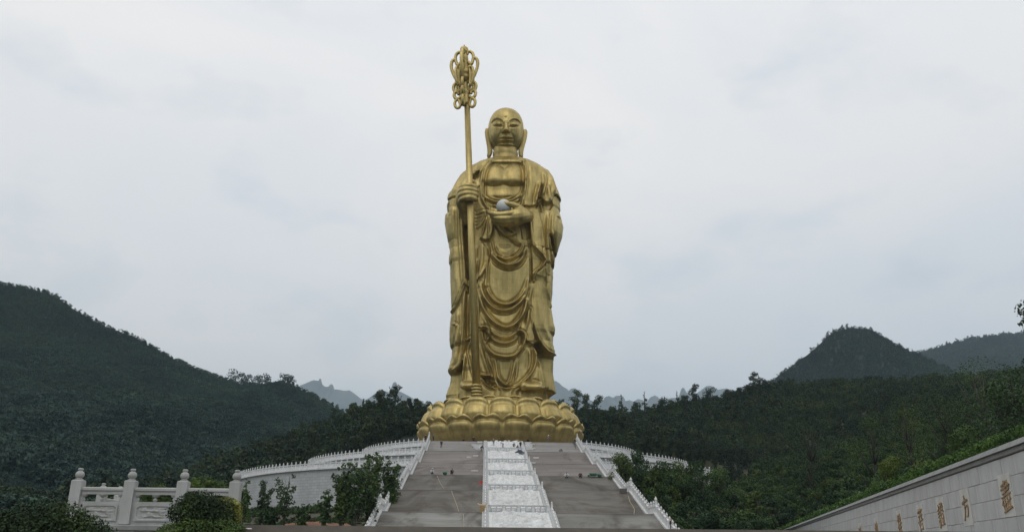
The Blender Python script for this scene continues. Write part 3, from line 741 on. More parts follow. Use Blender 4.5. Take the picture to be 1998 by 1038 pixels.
region(Pp, disp, B_((202, 700), (200, 840), (172, 950), (150, 985), (60, 985), (85, 900), (112, 815), (152, 786)), -2.6, 1.5)
ridge(Pp, disp, B_((188, 730), (160, 850), (130, 960)), .4, 2.4)
# strips of the inner robe by the staff
region(Pp, disp, B_((226, 140), (246, 150), (244, 540), (232, 560), (226, 480)), -.9, 1.2)
ridge(Pp, disp, B_((256, 120), (262, 300), (264, 540)), .5, 1.8)
ridge(Pp, disp, B_((232, 548), (262, 540), (268, 560), (250, 600), (240, 640), (250, 720)), .6, 2)
region(Pp, disp, B_((228, 552), (262, 552), (246, 600), (236, 640), (226, 640)), -.9, 1.2)
# central robe: knots, sash and swags
region(Pp, disp, A_((300, 440), (390, 425), (388, 470), (360, 560), (335, 640), (300, 620)), -.3, 3)
for k in range(5):
    ridge(Pp, disp, A_((296, 455+k*26), (340, 440+k*22), (385, 428+k*9)), .35, 2.0)
K1 = A_((384, 436), (412, 452), (440, 520), (432, 590), (412, 652), (370, 662), (332, 642), (348, 580), (374, 500))
region(Pp, disp, K1, 1.35, 1.6)
for l in (((398, 470), (404, 560), (396, 650)), ((384, 470), (368, 570), (352, 640)), ((414, 500), (420, 580), (412, 640))): ridge(Pp, disp, A_(*l), .45, 1.7)
K2 = A_((446, 520), (500, 520), (566, 574), (608, 612), (570, 640), (516, 636), (476, 604), (452, 560))
region(Pp, disp, K2, 1.1, 1.6)
for l in (((456, 536), (490, 600), (530, 632)), ((474, 530), (520, 592), (570, 630)), ((496, 528), (548, 580), (598, 612))): ridge(Pp, disp, A_(*l), .45, 1.7)
K3 = A_((540, 640), (576, 618), (606, 614), (604, 645), (640, 678), (632, 702), (600, 694), (566, 664))
region(Pp, disp, K3, .9, 1.5)
ridge(Pp, disp, A_((560, 646), (600, 668), (632, 692)), .5, 1.8)
region(Pp, disp, A_((612, 480), (702, 470), (706, 560), (690, 640), (652, 640), (640, 560)), -1.2, 2.5)
K4 = A_((330, 690), (348, 668), (392, 722), (386, 800), (376, 880), (350, 936), (308, 960), (300, 860), (322, 760))
region(Pp, disp, K4, .9, 1.4)
ridge(Pp, disp, A_((352, 690), (352, 800), (330, 930)), .45, 2.4)
ridge(Pp, disp, A_((305, 700), (306, 820), (298, 940)), .5, 2)
ridge(Pp, disp, A_((388, 690), (396, 780), (386, 880), (380, 1000))+B_((386, 150),), .6, 1.9)
def swag(line, h, wd_, fn=A_):
    ridge(Pp, disp, fn(*line), h, wd_, groove=.55)
swag(((416, 672), (432, 745), (478, 800), (530, 818), (590, 796), (640, 740), (660, 690)), .75, 2.0)
swag(((405, 665), (424, 770), (470, 836), (540, 866), (610, 842), (652, 780), (668, 720)), 1.0, 2.6)
swag(((440, 690), (470, 755), (530, 780), (600, 740)), .35, 2.0)
lip(Pp, disp, A_((400, 690), (430, 800), (480, 860), (545, 882), (615, 858), (662, 790)), .8, 16, -1)
ridge(Pp, disp, A_((470, 690), (520, 704), (565, 690)), -.25, 3, groove=0)
swag(((372, 120), (400, 212), (450, 276), (522, 300), (590, 276), (648, 212), (688, 110)), .8, 2.2, B_)
swag(((336, 140), (368, 240), (428, 318), (500, 346), (575, 328), (642, 262), (694, 150)), 1.0, 2.6, B_)
swag(((326, 190), (366, 330), (428, 424), (512, 474), (584, 452), (650, 362), (698, 210)), 1.1, 2.6, B_)
swag(((350, 330), (390, 450), (440, 520), (510, 545), (570, 530), (610, 480)), .45, 2.4, B_)
swag(((372, 470), (404, 520), (446, 572), (512, 592), (575, 574), (604, 540)), .8, 2.2, B_)
ridge(Pp, disp, B_((312, 140), (318, 300), (322, 470)), .5, 2.2)
ridge(Pp, disp, B_((690, 90), (672, 260), (640, 400), (610, 490)), .6, 2.2)
ridge(Pp, disp, B_((704, 160), (694, 320), (672, 480)), .6, 2.4)
APRON = B_((325, 460), (345, 470), (352, 540), (376, 620), (430, 676), (520, 698), (596, 684), (650, 628), (668, 560), (724, 592), (735, 560), (702, 300), (700, -60), (400, -60), (320, 100))
region(Pp, disp, APRON, 1.2, 1.5)
ridge(Pp, disp, B_((345, 500), (380, 612), (436, 670), (520, 690), (592, 676), (640, 625)), .6, 1.8, taper=False)
ridge(Pp, disp, B_((340, 474), (372, 464), (402, 488), (400, 545), (378, 588)), .9, 2.0)
region(Pp, disp, B_((352, 490), (376, 482), (388, 510), (380, 560), (366, 540)), -1.3, 1.5)
ridge(Pp, disp, B_((598, 520), (614, 498), (644, 502), (664, 540), (652, 600), (622, 632)), .9, 2.0)
region(Pp, disp, B_((612, 525), (632, 515), (648, 545), (636, 590), (618, 590)), -1.3, 1.5)
# under-skirt
swag(((448, 690), (458, 790), (478, 850), (522, 882), (560, 860), (580, 790), (600, 680)), .8, 2.1, B_)
swag(((470, 820), (494, 868), (526, 894), (566, 880), (590, 830)), .5, 1.6, B_)
swag(((470, 870), (500, 905), (540, 915), (590, 900)), .5, 1.6, B_)
for l, h, wd_ in ((((396, 690), (430, 780), (460, 880), (500, 930)), .7, 2.4), (((336, 600), (372, 720), (400, 800), (440, 900)), .5, 2.6), (((738, 600), (750, 690), (722, 790), (650, 872), (560, 930)), .9, 2.4), (((700, 620), (706, 720), (690, 790)), .4, 2.6), (((612, 690), (606, 790), (590, 860)), .45, 2.2),
                  (((250, 640), (262, 740), (282, 830)), .5, 2.2), (((222, 660), (210, 780), (200, 880)), .6, 2.2), (((300, 780), (340, 812), (420, 822)), .7, 2.2), (((790, 880), (720, 862), (650, 900), (590, 935)), .7, 2.0), (((345, 826), (380, 880), (460, 925)), .7, 2.2), (((770, 640), (790, 760), (810, 900)), .4, 2.4)):
    ridge(Pp, disp, B_(*l), h, wd_)
region(Pp, disp, B_((348, 832), (420, 828), (448, 880), (420, 906), (376, 880)), -1.1, 1.8)
ridge(Pp, disp, B_((390, 850), (432, 860), (436, 890), (410, 900)), .7, 1.8)
# viewer's right: long hanging strip, outer sleeve, linings
STRIP = A_((686, 428), (762, 428), (792, 560), (802, 700), (806, 860), (812, 1000))+B_((826, 190), (852, 330), (868, 430), (890, 495), (895, 675), (822, 645), (764, 566), (724, 440), (704, 310), (700, 120))+A_((720, 960), (716, 800), (712, 690), (704, 560))
region(Pp, disp, STRIP, 1.25, 1.3)
ridge(Pp, disp, A_((690, 440), (705, 560), (714, 690)), .5, 1.7, taper=False)
lip(Pp, disp, A_((712, 688), (748, 742), (786, 786), (796, 822), (772, 868), (736, 905), (724, 960)), 1.0, 14, -1)
ridge(Pp, disp, A_((712, 690), (748, 742), (786, 786), (797, 822), (772, 868), (736, 906), (726, 970)), .5, 1.5, taper=False)
ridge(Pp, disp, A_((770, 440), (796, 560), (803, 700), (806, 900))+B_((812, 120), (845, 310)), .45, 1.7, taper=False)
ridge(Pp, disp, B_((704, 320), (724, 440), (764, 562), (822, 640), (886, 668)), .6, 1.7, taper=False)
ridge(Pp, disp, B_((755, 120), (762, 300), (800, 470), (850, 610)), .35, 4)
for l, h, wd_ in ((((838, 440), (832, 560), (838, 720), (850, 900)), .6, 2.6), (((870, 440), (862, 560), (868, 640)), .5, 2.2), (((900, 480), (918, 490), (928, 500)), -.4, 1.8), (((858, 590), (880, 690), (900, 765)), .7, 1.7), (((846, 600), (862, 720), (884, 850)), .6, 1.7)):
    ridge(Pp, disp, A_(*l), h, wd_)
region(Pp, disp, A_((856, 606), (868, 640), (886, 720), (904, 770), (890, 776), (872, 740), (858, 680)), -1.7, 1.2)
region(Pp, disp, A_((846, 740), (862, 790), (886, 860), (880, 880), (866, 840), (850, 800)), -1.2, 1.2)
region(Pp, disp, B_((800, 10), (822, 20), (838, 200), (826, 210), (808, 120)), -1.0, 1.3)
ridge(Pp, disp, B_((856, 60), (852, 200), (858, 300)), .4, 2)
region(Pp, disp, B_((730, 586), (768, 570), (824, 652), (888, 690), (896, 800), (915, 950), (890, 985), (850, 985), (828, 930), (792, 740)), -2.6, 1.5)
ridge(Pp, disp, B_((800, 680), (830, 820), (866, 950)), .4, 2.6)
ridge(Pp, disp, B_((690, 580), (724, 592), (746, 560)), .5, 1.6)
# hammered-sheet unevenness
disp = disp*1.15+(fbm(Pp[:, 0]/7, Pp[:, 1]/12, 3, 2)-.5)*.10
disp = disp.reshape(rows, nf)
edge = np.cos(th)[None]**.5; edge = np.clip(np.cos(th)[None]*1.9, 0, 1)
dy = np.gradient(Fr, axis=0); dx = np.gradient(Fr, axis=1); nrm = np.cross(dx, dy); nrm /= np.linalg.norm(nrm, axis=-1, keepdims=True)+1e-9
if nrm[rows//2, nf//2, 1] > 0: nrm = -nrm
nrm = nrm*np.array([.55, 1, .35]); nrm /= np.linalg.norm(nrm, axis=-1, keepdims=True)+1e-9
Fd = Fr+nrm*(disp*edge)[..., None]
V = np.concatenate([Fd, Bk], 1); V = np.concatenate([V, V[-1:]-np.array([0, 0, 3.0])], 0); rows += 1; nc = V.shape[1]; px_ = np.concatenate([px_.reshape(-1, nf, 2), px_.reshape(-1, nf, 2)[-1:]], 0)
i = np.arange(rows*nc).reshape(rows, nc); j = np.roll(i, -1, 1)
Qf = np.stack([i[:-1], j[:-1], j[1:], i[1:]], -1).reshape(-1, 4)
cq = V.reshape(-1, 3)[Qf].mean(1); cp = px_.reshape(rows, nf, 2)
cpx = np.concatenate([cp, np.full((rows, nc-nf, 2), -999.)], 1).reshape(-1, 2)[Qf].mean(1)
lab = np.zeros(len(Qf), int)
right_side = np.array(STRIP+A_((700, 420)))
MIDX = 960
for nm_, poly, k in (('chest', CHEST, 1), ('apron', APRON, 2), ('left_sleeve', SLEEVE_L, 3), ('hanging_sleeve', STRIP, 4), ('mantle', MANT_R, 5), ('mantle', MANT_L, 6), ('sash', K1, 7), ('sash', K2, 8)):
    lab[inside(cpx, poly)] = k
names = {0: 'robe', 1: 'chest', 2: 'apron', 3: 'sleeve', 4: 'sleeve', 5: 'mantle', 6: 'mantle', 7: 'sash', 8: 'sash'}
Vf = V.reshape(-1, 3)
# vertex normals of the whole body so that the split parts shade without seams
full = mk_mesh_np('robe_full', Vf, Qf, M['bronze']); nv = np.zeros(len(Vf)*3, np.float32); full.vertices.foreach_get('normal', nv); nv = nv.reshape(-1, 3)
bpy.data.meshes.remove(full)
for k in range(9):
    q = Qf[lab == k]
    if not len(q): continue
    u, inv = np.unique(q, return_inverse=True)
    me = mk_mesh_np(names[k], Vf[u], inv.reshape(-1, 4), M['bronze'])
    me.normals_split_custom_set_from_vertices([tuple(map(float, x)) for x in nv[u]])
    part(names[k], me)
ZB = float(PL[-1, 2])

# --- head
def ellip_part(cx_, cy_, cz_, a, b, c, fn, name, nu=150, nv_=170, expo=2.15, parent=None):
    U = np.linspace(0, 2*pi, nu, endpoint=False)[None]; Vv = np.linspace(-pi/2+.02, pi/2-.02, nv_)[:, None]
    def sp(v, e): return np.sign(v)*np.abs(v)**(2/e)
    z = np.sign(np.sin(Vv))*np.abs(np.sin(Vv))**(2/2.35)+0*U; rr_ = np.abs(np.cos(Vv))**(2/2.35)
    # skull fuller above, jaw a little narrower below
    wz = np.interp(z, [-1, -.75, -.45, 0, .45, 1], [.84, .90, .96, 1.0, 1.0, 1.0])
    x = rr_*sp(np.sin(U), expo)*a*wz; y = -rr_*sp(np.cos(U), expo)*b*np.interp(z, [-1, -.6, -.2, .3, 1], [.98, 1.0, 1.0, 1.0, 1.0]); z = z*c
    P = np.stack([cx_+x, cy_+y, cz_+z], -1)
    d = fn(P)
    P = P+d
    i = np.arange(nv_*nu).reshape(nv_, nu); j = np.roll(i, -1, 1)
    Q = np.stack([i[:-1], j[:-1], j[1:], i[1:]], -1).reshape(-1, 4)
    n_ = len(P.reshape(-1, 3)); me = mk_mesh_np(name, P.reshape(-1, 3), Q, M['bronze'])
    return part(name, me, parent)
hc = atY(987, 259, YS-.5); HA = 5.35*1.0
sc_head = FPX/((hc-CAM)@FW)
HA = 35.0/sc_head; HBd = HA*1.13; HC = HA*1.36
def face(P):
    s = P.shape; q = proj(P.reshape(-1, 3)); hx = (q[:, 0]-930)*7.4174; hy = (q[:, 1]-195)*7.4143
    X_ = np.stack([hx, hy], -1); d = np.zeros(len(q))
    front = np.clip(-(P.reshape(-1, 3)[:, 1]-hc[1])/HBd*2.2, 0, 1)
    def hb(c, rx, ry, h, p=1.): blob(X_, d, c, rx, ry, h, p)
    # eye sockets under sharp brows
    for sx, c, br in ((-1, (302, 345), ((215, 318), (250, 278), (305, 262), (360, 288), (388, 330))), (1, (545, 350), ((462, 330), (490, 290), (545, 268), (600, 284), (636, 322)))):
        ln = spline(br, 6); dd, pos = seg_dist(X_, ln)
        yb = np.interp(hx, ln[:, 0], ln[:, 1]); below = hy-yb; inx = np.clip((hx-ln[0, 0]+20)/25, 0, 1)*np.clip((ln[-1, 0]+20-hx)/25, 0, 1)
        d += -.52*inx*np.clip(below/24, 0, 1)*np.exp(-np.clip(below-20, 0, 400)/60)
        d += .07*np.exp(-(dd/12)**2)
        hb(c, 62, 34, .62, 1.6)
        x = hx-c[0]; yl = c[1]+26+.0022*x*x*-1+6
        sl = hy-yl; inl = np.clip(1-(np.abs(x)/78)**4, 0, 1)
        d += -.50*inl*np.exp(-((sl-7)/11)**2)
        hb((c[0], c[1]+66), 90, 30, .22)
    # nose
    ny = np.clip((hy-300)/150, 0, 1); wn_ = 17+20*ny; hgt = (.55+1.25*ny**1.3)
    top = np.clip((hy-285)/40, 0, 1); bot = np.clip((486-hy)/10, 0, 1)
    d += hgt*top*bot*np.exp(-np.abs((hx-424)/wn_)**2.6)
    for sx in (-1, 1): hb((424+sx*38, 468), 22, 20, .55, 1.4)
    # mouth
    hb((424, 575), 120, 60, .45)
    for sx in (-1, 1): hb((424+sx*96, 566), 26, 26, -.16)
    hb((424, 548), 80, 12, .45, 1.5); hb((424, 600), 62, 14, .55, 1.5)
    xm = np.abs(hx-424); d += -.38*np.exp(-((hy-(574-.0006*xm*xm))/5.5)**2)*np.clip(1-(xm/100)**4, 0, 1)
    d += -.28*np.exp(-((hx-424)/10)**2)*np.clip((hy-500)/10, 0, 1)*np.clip((540-hy)/10, 0, 1)
    hb((424, 625), 70, 9, -.28)
    hb((424, 672), 95, 34, .85, 1.3)
    # cheeks and nasolabial folds
    for sx in (-1, 1):
        hb((424+sx*150, 480), 70, 80, .35)
        ln = spline([(424+sx*66, 470), (424+sx*96, 520), (424+sx*112, 580), (424+sx*100, 640)], 6); dd, pos = seg_dist(X_, ln); d += -.20*np.exp(-(dd/13)**2)
    blob(X_, d, (421, 238), 13, 13, .28, 1.5)
    # underside of the jaw: flatten
    v = np.zeros((len(q), 3)); v[:, 1] = -d*front
    return v.reshape(s)
head = ellip_part(hc[0], hc[1], hc[2], HA, HBd, HC, face, 'head', 190, 210)
# ears: long-lobed slabs with a raised rim
def slab(name, poly, Y, th_, mat, parent, inset=.22, rim=0):
    P = np.array([atY(a, b, Y) for a, b in poly]); c = P.mean(0); V = []
    n = len(P)
    for (k, off) in ((.72, -th_), (.92, -th_*.9), (1, -th_*.45), (1, th_*.45), (.9, th_*.9), (.7, th_)):
        V += [c+(p-c)*np.array([k, 1, k**.5])+np.array([0, off, 0]) for p in P]
    Fc = [tuple(range(n)), tuple(range(5*n, 6*n))[::-1]]
    for r in range(5):
        for i_ in range(n): Fc.append((r*n+i_, (r+1)*n+i_, (r+1)*n+(i_+1) % n, r*n+(i_+1) % n))
    me = mk_mesh(name, V, Fc, mat, True); bmx = bmesh.new(); bmx.from_mesh(me); bmesh.ops.recalc_face_normals(bmx, faces=bmx.faces); bmesh.ops.triangulate(bmx, faces=[f for f in bmx.faces if len(f.verts) > 4]); bmx.to_mesh(me); bmx.free()
    return part(name, me, parent)
earL = [(178, 425), (150, 415), (128, 428), (118, 470), (124, 530), (136, 600), (150, 680), (156, 760), (150, 815), (160, 842), (188, 842), (216, 800), (232, 752), (226, 705), (205, 640), (196, 560), (192, 480)]
earR = [(668, 440), (695, 432), (722, 440), (736, 475), (730, 540), (712, 610), (690, 690), (672, 770), (672, 820), (664, 852), (640, 856), (616, 820), (602, 770), (606, 720), (632, 660), (650, 580), (660, 500)]
for e, sx in ((earL, -1), (earR, 1)):
    ear = slab('ear', H_(*e), YS-.6, .75, M['bronze'], head)
    mid = [(e[2][0], e[2][1]+10), (e[3][0]+sx*-6, e[3][1]+10), (e[4][0]-sx*8, e[4][1]), (e[5][0]-sx*10, e[5][1]), (e[6][0]-sx*10, e[6][1])]
# neck with its creases
mbn = MB(); nk = []
def X_at(hx, hy, Y): return atY(*H_((hx, hy))[0], Y)
nc_ = X_at(415, 850, YS-1.0)
zA = X_at(415, 930, YS-5)[2]-1.6; zB = X_at(415, 700, YS-1)[2]
rb = (X_at(612, 900, YS-1)-X_at(222, 900, YS-1))[0]/2; rt = (X_at(585, 790, YS-1)-X_at(248, 790, YS-1))[0]/2
prof = []
for k in range(25):
    f = k/24; z = zA+(zB-zA)*f; r = rb+(rt-rb)*f+.28*abs(sin(f*pi*3.2))-.1
    prof.append((r, z))
mbn.lathe(prof, 48, (nc_[0], YS-.8, 0)); part('neck', mbn.mesh('neck', M['bronze'], True))

# --- hands
def fing(mb, pts, rad, n=10):
    P = spline([atY(a, b, Y) for a, b, Y in pts], 6)
    R = np.interp(np.linspace(0, 1, len(P)), np.linspace(0, 1, len(rad)), rad)
    mb.tube(P, R, n)
    for e_, r_ in ((P[0], R[0]), (P[-1], R[-1])):
        mb.lathe([(r_*sin(a), -r_*cos(a)) for a in np.linspace(.15, pi-.15, 7)], 10, tuple(e_))
SY = YS-13.0                                   # plane of the staff
def a3(x, y, Y): q = A_((x, y))[0]; return (q[0], q[1], Y)
mb = MB()
for k, (y, x0, x1) in enumerate(((243, 196, 300), (272, 186, 306), (302, 188, 306), (334, 196, 302))):
    fing(mb, [a3(x0-2, y+22, SY+.9), a3(x0+4, y+8, SY-.9), a3(x0+34, y-2, SY-2.2), a3(x0+70, y-3, SY-2.3), a3(x1-8, y+7, SY-1.7), a3(x1+4, y+14, SY-.2)], [.9, .92, .88, .84, .8, .65])
fing(mb, [a3(214, 330, SY+1.8), a3(250, 262, SY+2.0), a3(290, 226, SY+1.1), a3(312, 222, SY-.6), a3(318, 240, SY-1.2)], [1.3, 1.1, .95, .85, .65])
fing(mb, [a3(206, 262, SY+1.0), a3(202, 310, SY+1.4), a3(206, 360, SY+2.0), a3(222, 420, SY+4.2), a3(232, 500, SY+7)], [1.3, 2.0, 2.1, 2.0, 2.2], 14)
part('hand', remesh('hand', mb.mesh('h', M['bronze']), .17, M['bronze'], 1))
# open hand under the pearl
PYY = YS-13.6
mb = MB()
fing(mb, [a3(388, 432, PYY-.2), a3(420, 448, PYY-1.0), a3(480, 458, PYY-1.6), a3(560, 452, PYY-1.8), a3(640, 440, PYY-.8)], [.55, .8, .95, 1.15, 1.5])
fing(mb, [a3(420, 470, PYY-.6), a3(470, 484, PYY-1.4), a3(540, 486, PYY-1.8), a3(640, 470, PYY-.6)], [.55, .85, .95, 1.3])
fing(mb, [a3(428, 496, PYY-.2), a3(480, 506, PYY-1.0), a3(545, 508, PYY-1.4), a3(640, 490, PYY-.2)], [.55, .8, .95, 1.3])
fing(mb, [a3(440, 520, PYY+.6), a3(490, 528, PYY-.2), a3(550, 526, PYY-.6), a3(640, 505, PYY+.4)], [.5, .75, .9, 1.2])
fing(mb, [a3(560, 478, PYY-.6), a3(610, 475, PYY-.6), a3(650, 466, PYY+.6), a3(684, 470, PYY+3.5), a3(705, 480, PYY+8)], [1.9, 2.5, 2.3, 1.9, 2.0], 14)
fing(mb, [a3(650, 430, PYY+.2), a3(620, 402, PYY-.8), a3(575, 384, PYY-1.6), a3(540, 376, PYY-2.2), a3(516, 368, PYY-2.2)], [1.2, 1.0, .85, .75, .5])
fing(mb, [a3(450, 440, PYY+1.5), a3(520, 440, PYY+1.5), a3(600, 440, PYY+1.2)], [1.0, 1.4, 1.6])
part('hand', remesh('hand', mb.mesh('h', M['bronze']), .17, M['bronze'], 1))
# pearl
pc = atY(*A_((511, 398))[0], PYY-.6); pr = 14.6/(FPX/((pc-CAM)@FW))
mb = MB(); mb.lathe([(pr*sin(a), -pr*cos(a)) for a in np.linspace(.03, pi-.03, 25)], 36, tuple(pc)); part('pearl', mb.mesh('pearl', M['pearl'], True))
# feet
for q in (((215, 905), (250, 896), (300, 900)), ((660, 908), (715, 892), (770, 912))):
    mb = MB()
    b0 = [atY(*B_(p)[0], YS-10.2) for p in q]
    for k in range(5):
        f = k/4; x = b0[0][0]*(1-f)+b0[2][0]*f; z = b0[0][2]*(1-f)+b0[2][2]*f
        bg_ = 1.25 if (k == 4) == (q[0][0] < 400) and k in (0, 4) else .95
        mb.tube([(x, YS-6, z+1.2), (x, YS-9.5, z+.8), (x, YS-11.3, z+.1), (x, YS-12.2, z-.3)], [1.3, 1.2, bg_, bg_*.6], 10)
    part('foot', remesh('foot', mb.mesh('f', M['bronze']), .28, M['bronze'], 2))

# --- staff
stf = part('staff', None, None)
stf.name = 'staff'
sp0 = atY(911.5, 208, SY); sp1 = atY(929.5, 752, SY)
def shp(mb, f0, f1, r0, r1, n=20):
    mb.tube([sp0*(1-f0)+sp1*f0, sp0*(1-f1)+sp1*f1], [r0, r1], n)
s0 = FPX/((sp0-CAM)@FW); s1 = FPX/((sp1-CAM)@FW)
mb = MB(); shp(mb, -.03, 1.0, 5.6/s0, 7.9/s1, 24)
def spart(name, me): o = ob(name, me, stf); return o
spart('shaft', mb.mesh('shaft', M['staff'], True))
mb = MB(); zb0 = sp1[2]
for k, (w_, h_) in enumerate(((10.5, 0), (11.5, 6), (12.5, 12), (13, 18))):
    r = w_/s1; mb.lathe([(r*.7, -.75), (r*.97, -.6), (r, -.3), (r*.97, 0), (r*.7, .12)], 24, (sp1[0]+.1*k, SY, zb0-h_/s1*1.05+.2))
spart('staff_foot', mb.mesh('staff_foot', M['bronze'], True))
# finial: turned core, four scrolled flanges and hanging rings
ax = (sp0-sp1); ax /= np.linalg.norm(ax)
fs = 1/7.4143                                   # traced units -> photo pixels
cz = lambda y: atY(860+345*fs+ (y-500)*fs*.012, 80+y*fs, SY)
mb = MB(); prof = [(.5, 55), (8, 62), (10, 85), (34, 98), (50, 112), (54, 130), (46, 148), (54, 158), (40, 178), (30, 188), (38, 205), (50, 235), (52, 280), (38, 300), (44, 315), (38, 325), (48, 335), (40, 347), (52, 360), (44, 372), (54, 388), (46, 400), (58, 415), (78, 455), (82, 500), (60, 512), (80, 522), (84, 545), (70, 580), (40, 598), (34, 612), (50, 625), (42, 638), (56, 655), (48, 668), (62, 685), (54, 700), (60, 715), (66, 745), (62, 775), (50, 795), (56, 815), (58, 900), (54, 925), (40, 930)]
c0 = cz(930)
def fz(y): return cz(y)[2]
def fx(y): return cz(y)[0]
V = []; n = 24
for r, y in prof:
    r *= 1.12; q = cz(y); sc_ = fs/(FPX/((q-CAM)@FW))
    for k in range(n): a = 2*pi*k/n; V.append((q[0]+r*sc_*cos(a), q[1]+r*sc_*sin(a), q[2]))
Fc = [(i_*n+k, (i_+1)*n+k, (i_+1)*n+(k+1) % n, i_*n+(k+1) % n) for i_ in range(len(prof)-1) for k in range(n)]
spart('finial', mk_mesh('finial', V, Fc, M['staff'], True))
def scroll(name, line, r_, ang, closed=False):
    P = spline(line, 7) if not closed else spline(list(line)+[line[0]], 7)[:-1]; pts = []
    for rad, y in P:
        rad *= .84; q = cz(y); sc_ = fs/(FPX/((q-CAM)@FW)); pts.append((q[0]+rad*sc_*cos(ang), q[1]+rad*sc_*sin(ang), q[2]))
    q = cz(500); sc_ = fs/(FPX/((q-CAM)@FW))
    mb = MB(); mb.tube(pts, r_*sc_, 8, closed=closed); spart(name, mb.mesh(name, M['staff'], True))
for k in range(4):
    a = radians(-12+90*k)
    scroll('scroll', [(45, 205), (62, 172), (100, 165), (140, 190), (158, 235), (150, 290), (128, 340), (95, 345), (70, 310)], 24, a)
    scroll('scroll', [(150, 268), (190, 265), (225, 300), (232, 370), (205, 450), (160, 530), (105, 590), (60, 600)], 25, a)
    scroll('scroll', [(60, 400), (95, 375), (125, 405), (112, 445), (80, 452)], 22, a)
    scroll('scroll', [(45, 600), (90, 595), (150, 600), (192, 640), (195, 690), (160, 735), (110, 730), (75, 705)], 24, a)
    scroll('scroll', [(70, 800), (105, 830), (160, 825), (190, 775), (165, 725), (120, 735), (105, 775)], 24, a)
    scroll('ring', [(105, 850), (150, 845), (180, 890), (165, 945), (118, 965), (80, 925)], 22, a, True)
for k in range(4):
    a = radians(33+90*k)
    scroll('ring', [(150, 430), (195, 450), (212, 540), (195, 630), (150, 690), (128, 640), (140, 540), (132, 460)], 20, a+.2, True)

# ------------------------------------------------------------------ lotus pedestal
LC = atY(976.5, 838, YS); RL = 158.0/(FPX/((LC-CAM)@FW))
lot = thing('lotus_pedestal', 'golden bronze lotus pedestal with two rings of swelling petals under the statue', 'pedestal', (LC[0], YS, TOPZ))
def yfront(py_, R): return atY(976.5, py_, YS-R)[2]-TOPZ
zt_up = yfront(772, RL*.86); zb_up = yfront(826, RL*.93); zt_lo = yfront(806, RL*.98); zm = yfront(838, RL)
def petal(name, W, z0, z1, rfun, bul, lipamt, cusp, nu=33, nv_=36, inner=.5):
    u = np.linspace(-1, 1, nu)[None]; v = np.linspace(0, 1, nv_)[:, None]; au = np.abs(u)
    zt = z1-(3.0 if not cusp else 2.6)*(1-np.sqrt(np.clip(1-au**2.6, 0, 1)))
    x = u*W*(.80+.20*np.sin(np.clip(v/.55, 0, 1)*pi/2))*(1-.05*v**4); z = z0+(zt-z0)*v
    if cusp: z = z+(-.75*np.exp(-(au/.20)**1.5)+.25*np.exp(-((au-.45)/.25)**2))*np.clip((v-.78)/.22, 0, 1)**1.5
    r = rfun(v)+bul*np.cos(u*pi/2)**.8*np.sin(v*pi)**.7
    e = np.minimum((1-au), (1-v)*1.5+0*u)
    r = r+.5*np.exp(-((e-.10)/.075)**2)*np.clip(v*3, 0, 1)
    r = r+inner*np.clip((e-.25)/.12, 0, 1)*np.clip((v-(.50 if cusp else .22))/(.14 if cusp else .35), 0, 1)
    r = r+lipamt*np.clip((v-.82)/.18, 0, 1)**1.3*(1-.6*au**3)
    r = r-1.0*au**6
    ang = x/RL
    P = np.stack([r*np.sin(ang), -r*np.cos(ang), z], -1)
    r2 = r-.6; P2 = np.stack([r2*np.sin(ang), -r2*np.cos(ang), z-.25*v], -1)
    V = np.concatenate([P.reshape(-1, 3), P2.reshape(-1, 3)]); i = np.arange(nu*nv_).reshape(nv_, nu); o_ = nu*nv_
    Q = [np.stack([i[:-1, :-1], i[:-1, 1:], i[1:, 1:], i[1:, :-1]], -1).reshape(-1, 4), o_+np.stack([i[:-1, :-1], i[1:, :-1], i[1:, 1:], i[:-1, 1:]], -1).reshape(-1, 4)]
    b = np.concatenate([i[0, :], i[1:, -1], i[-1, -2::-1], i[-2:0:-1, 0]]); bn = np.roll(b, -1)
    Q.append(np.stack([b, b+o_, bn+o_, bn], -1))
    return mk_mesh_np(name, V, np.concatenate(Q), M['bronze'])
NPET = 18; Wp = pi*RL/NPET
up = petal('petal', Wp*1.13, zb_up-3.6, zt_up, lambda v: RL*np.interp(v, [0, .35, .6, .85, 1], [.84, .915, .925, .885, .845]), .9, .75, False)
lo = petal('petal', Wp*1.14, -.6, zt_lo, lambda v: RL*np.interp(v, [0, .4, .7, 1], [.86, .93, .965, .975]), 1.1, 1.0, True, inner=.45)
inn = petal('petal', Wp*1.0, zt_up-5.5, zt_up+.55, lambda v: RL*np.interp(v, [0, .5, 1], [.84, .83, .79]), .6, .5, False)
core = MB(); core.lathe([(RL*.74, -.6), (RL*.75, 0), (RL*.78, zm*.6), (RL*.80, zt_lo), (RL*.78, zt_up-2), (RL*.77, zt_up-.8), (.5, zt_up-.75)], 72)
ob('core', core.mesh('core', M['bronze'], True), lot)
for k in range(NPET):
    ob('petal', up, lot, rot=(0, 0, 2*pi*k/NPET)); ob('petal', lo, lot, rot=(0, 0, 2*pi*(k+.5)/NPET)); ob('petal', inn, lot, rot=(0, 0, 2*pi*(k+.5)/NPET))

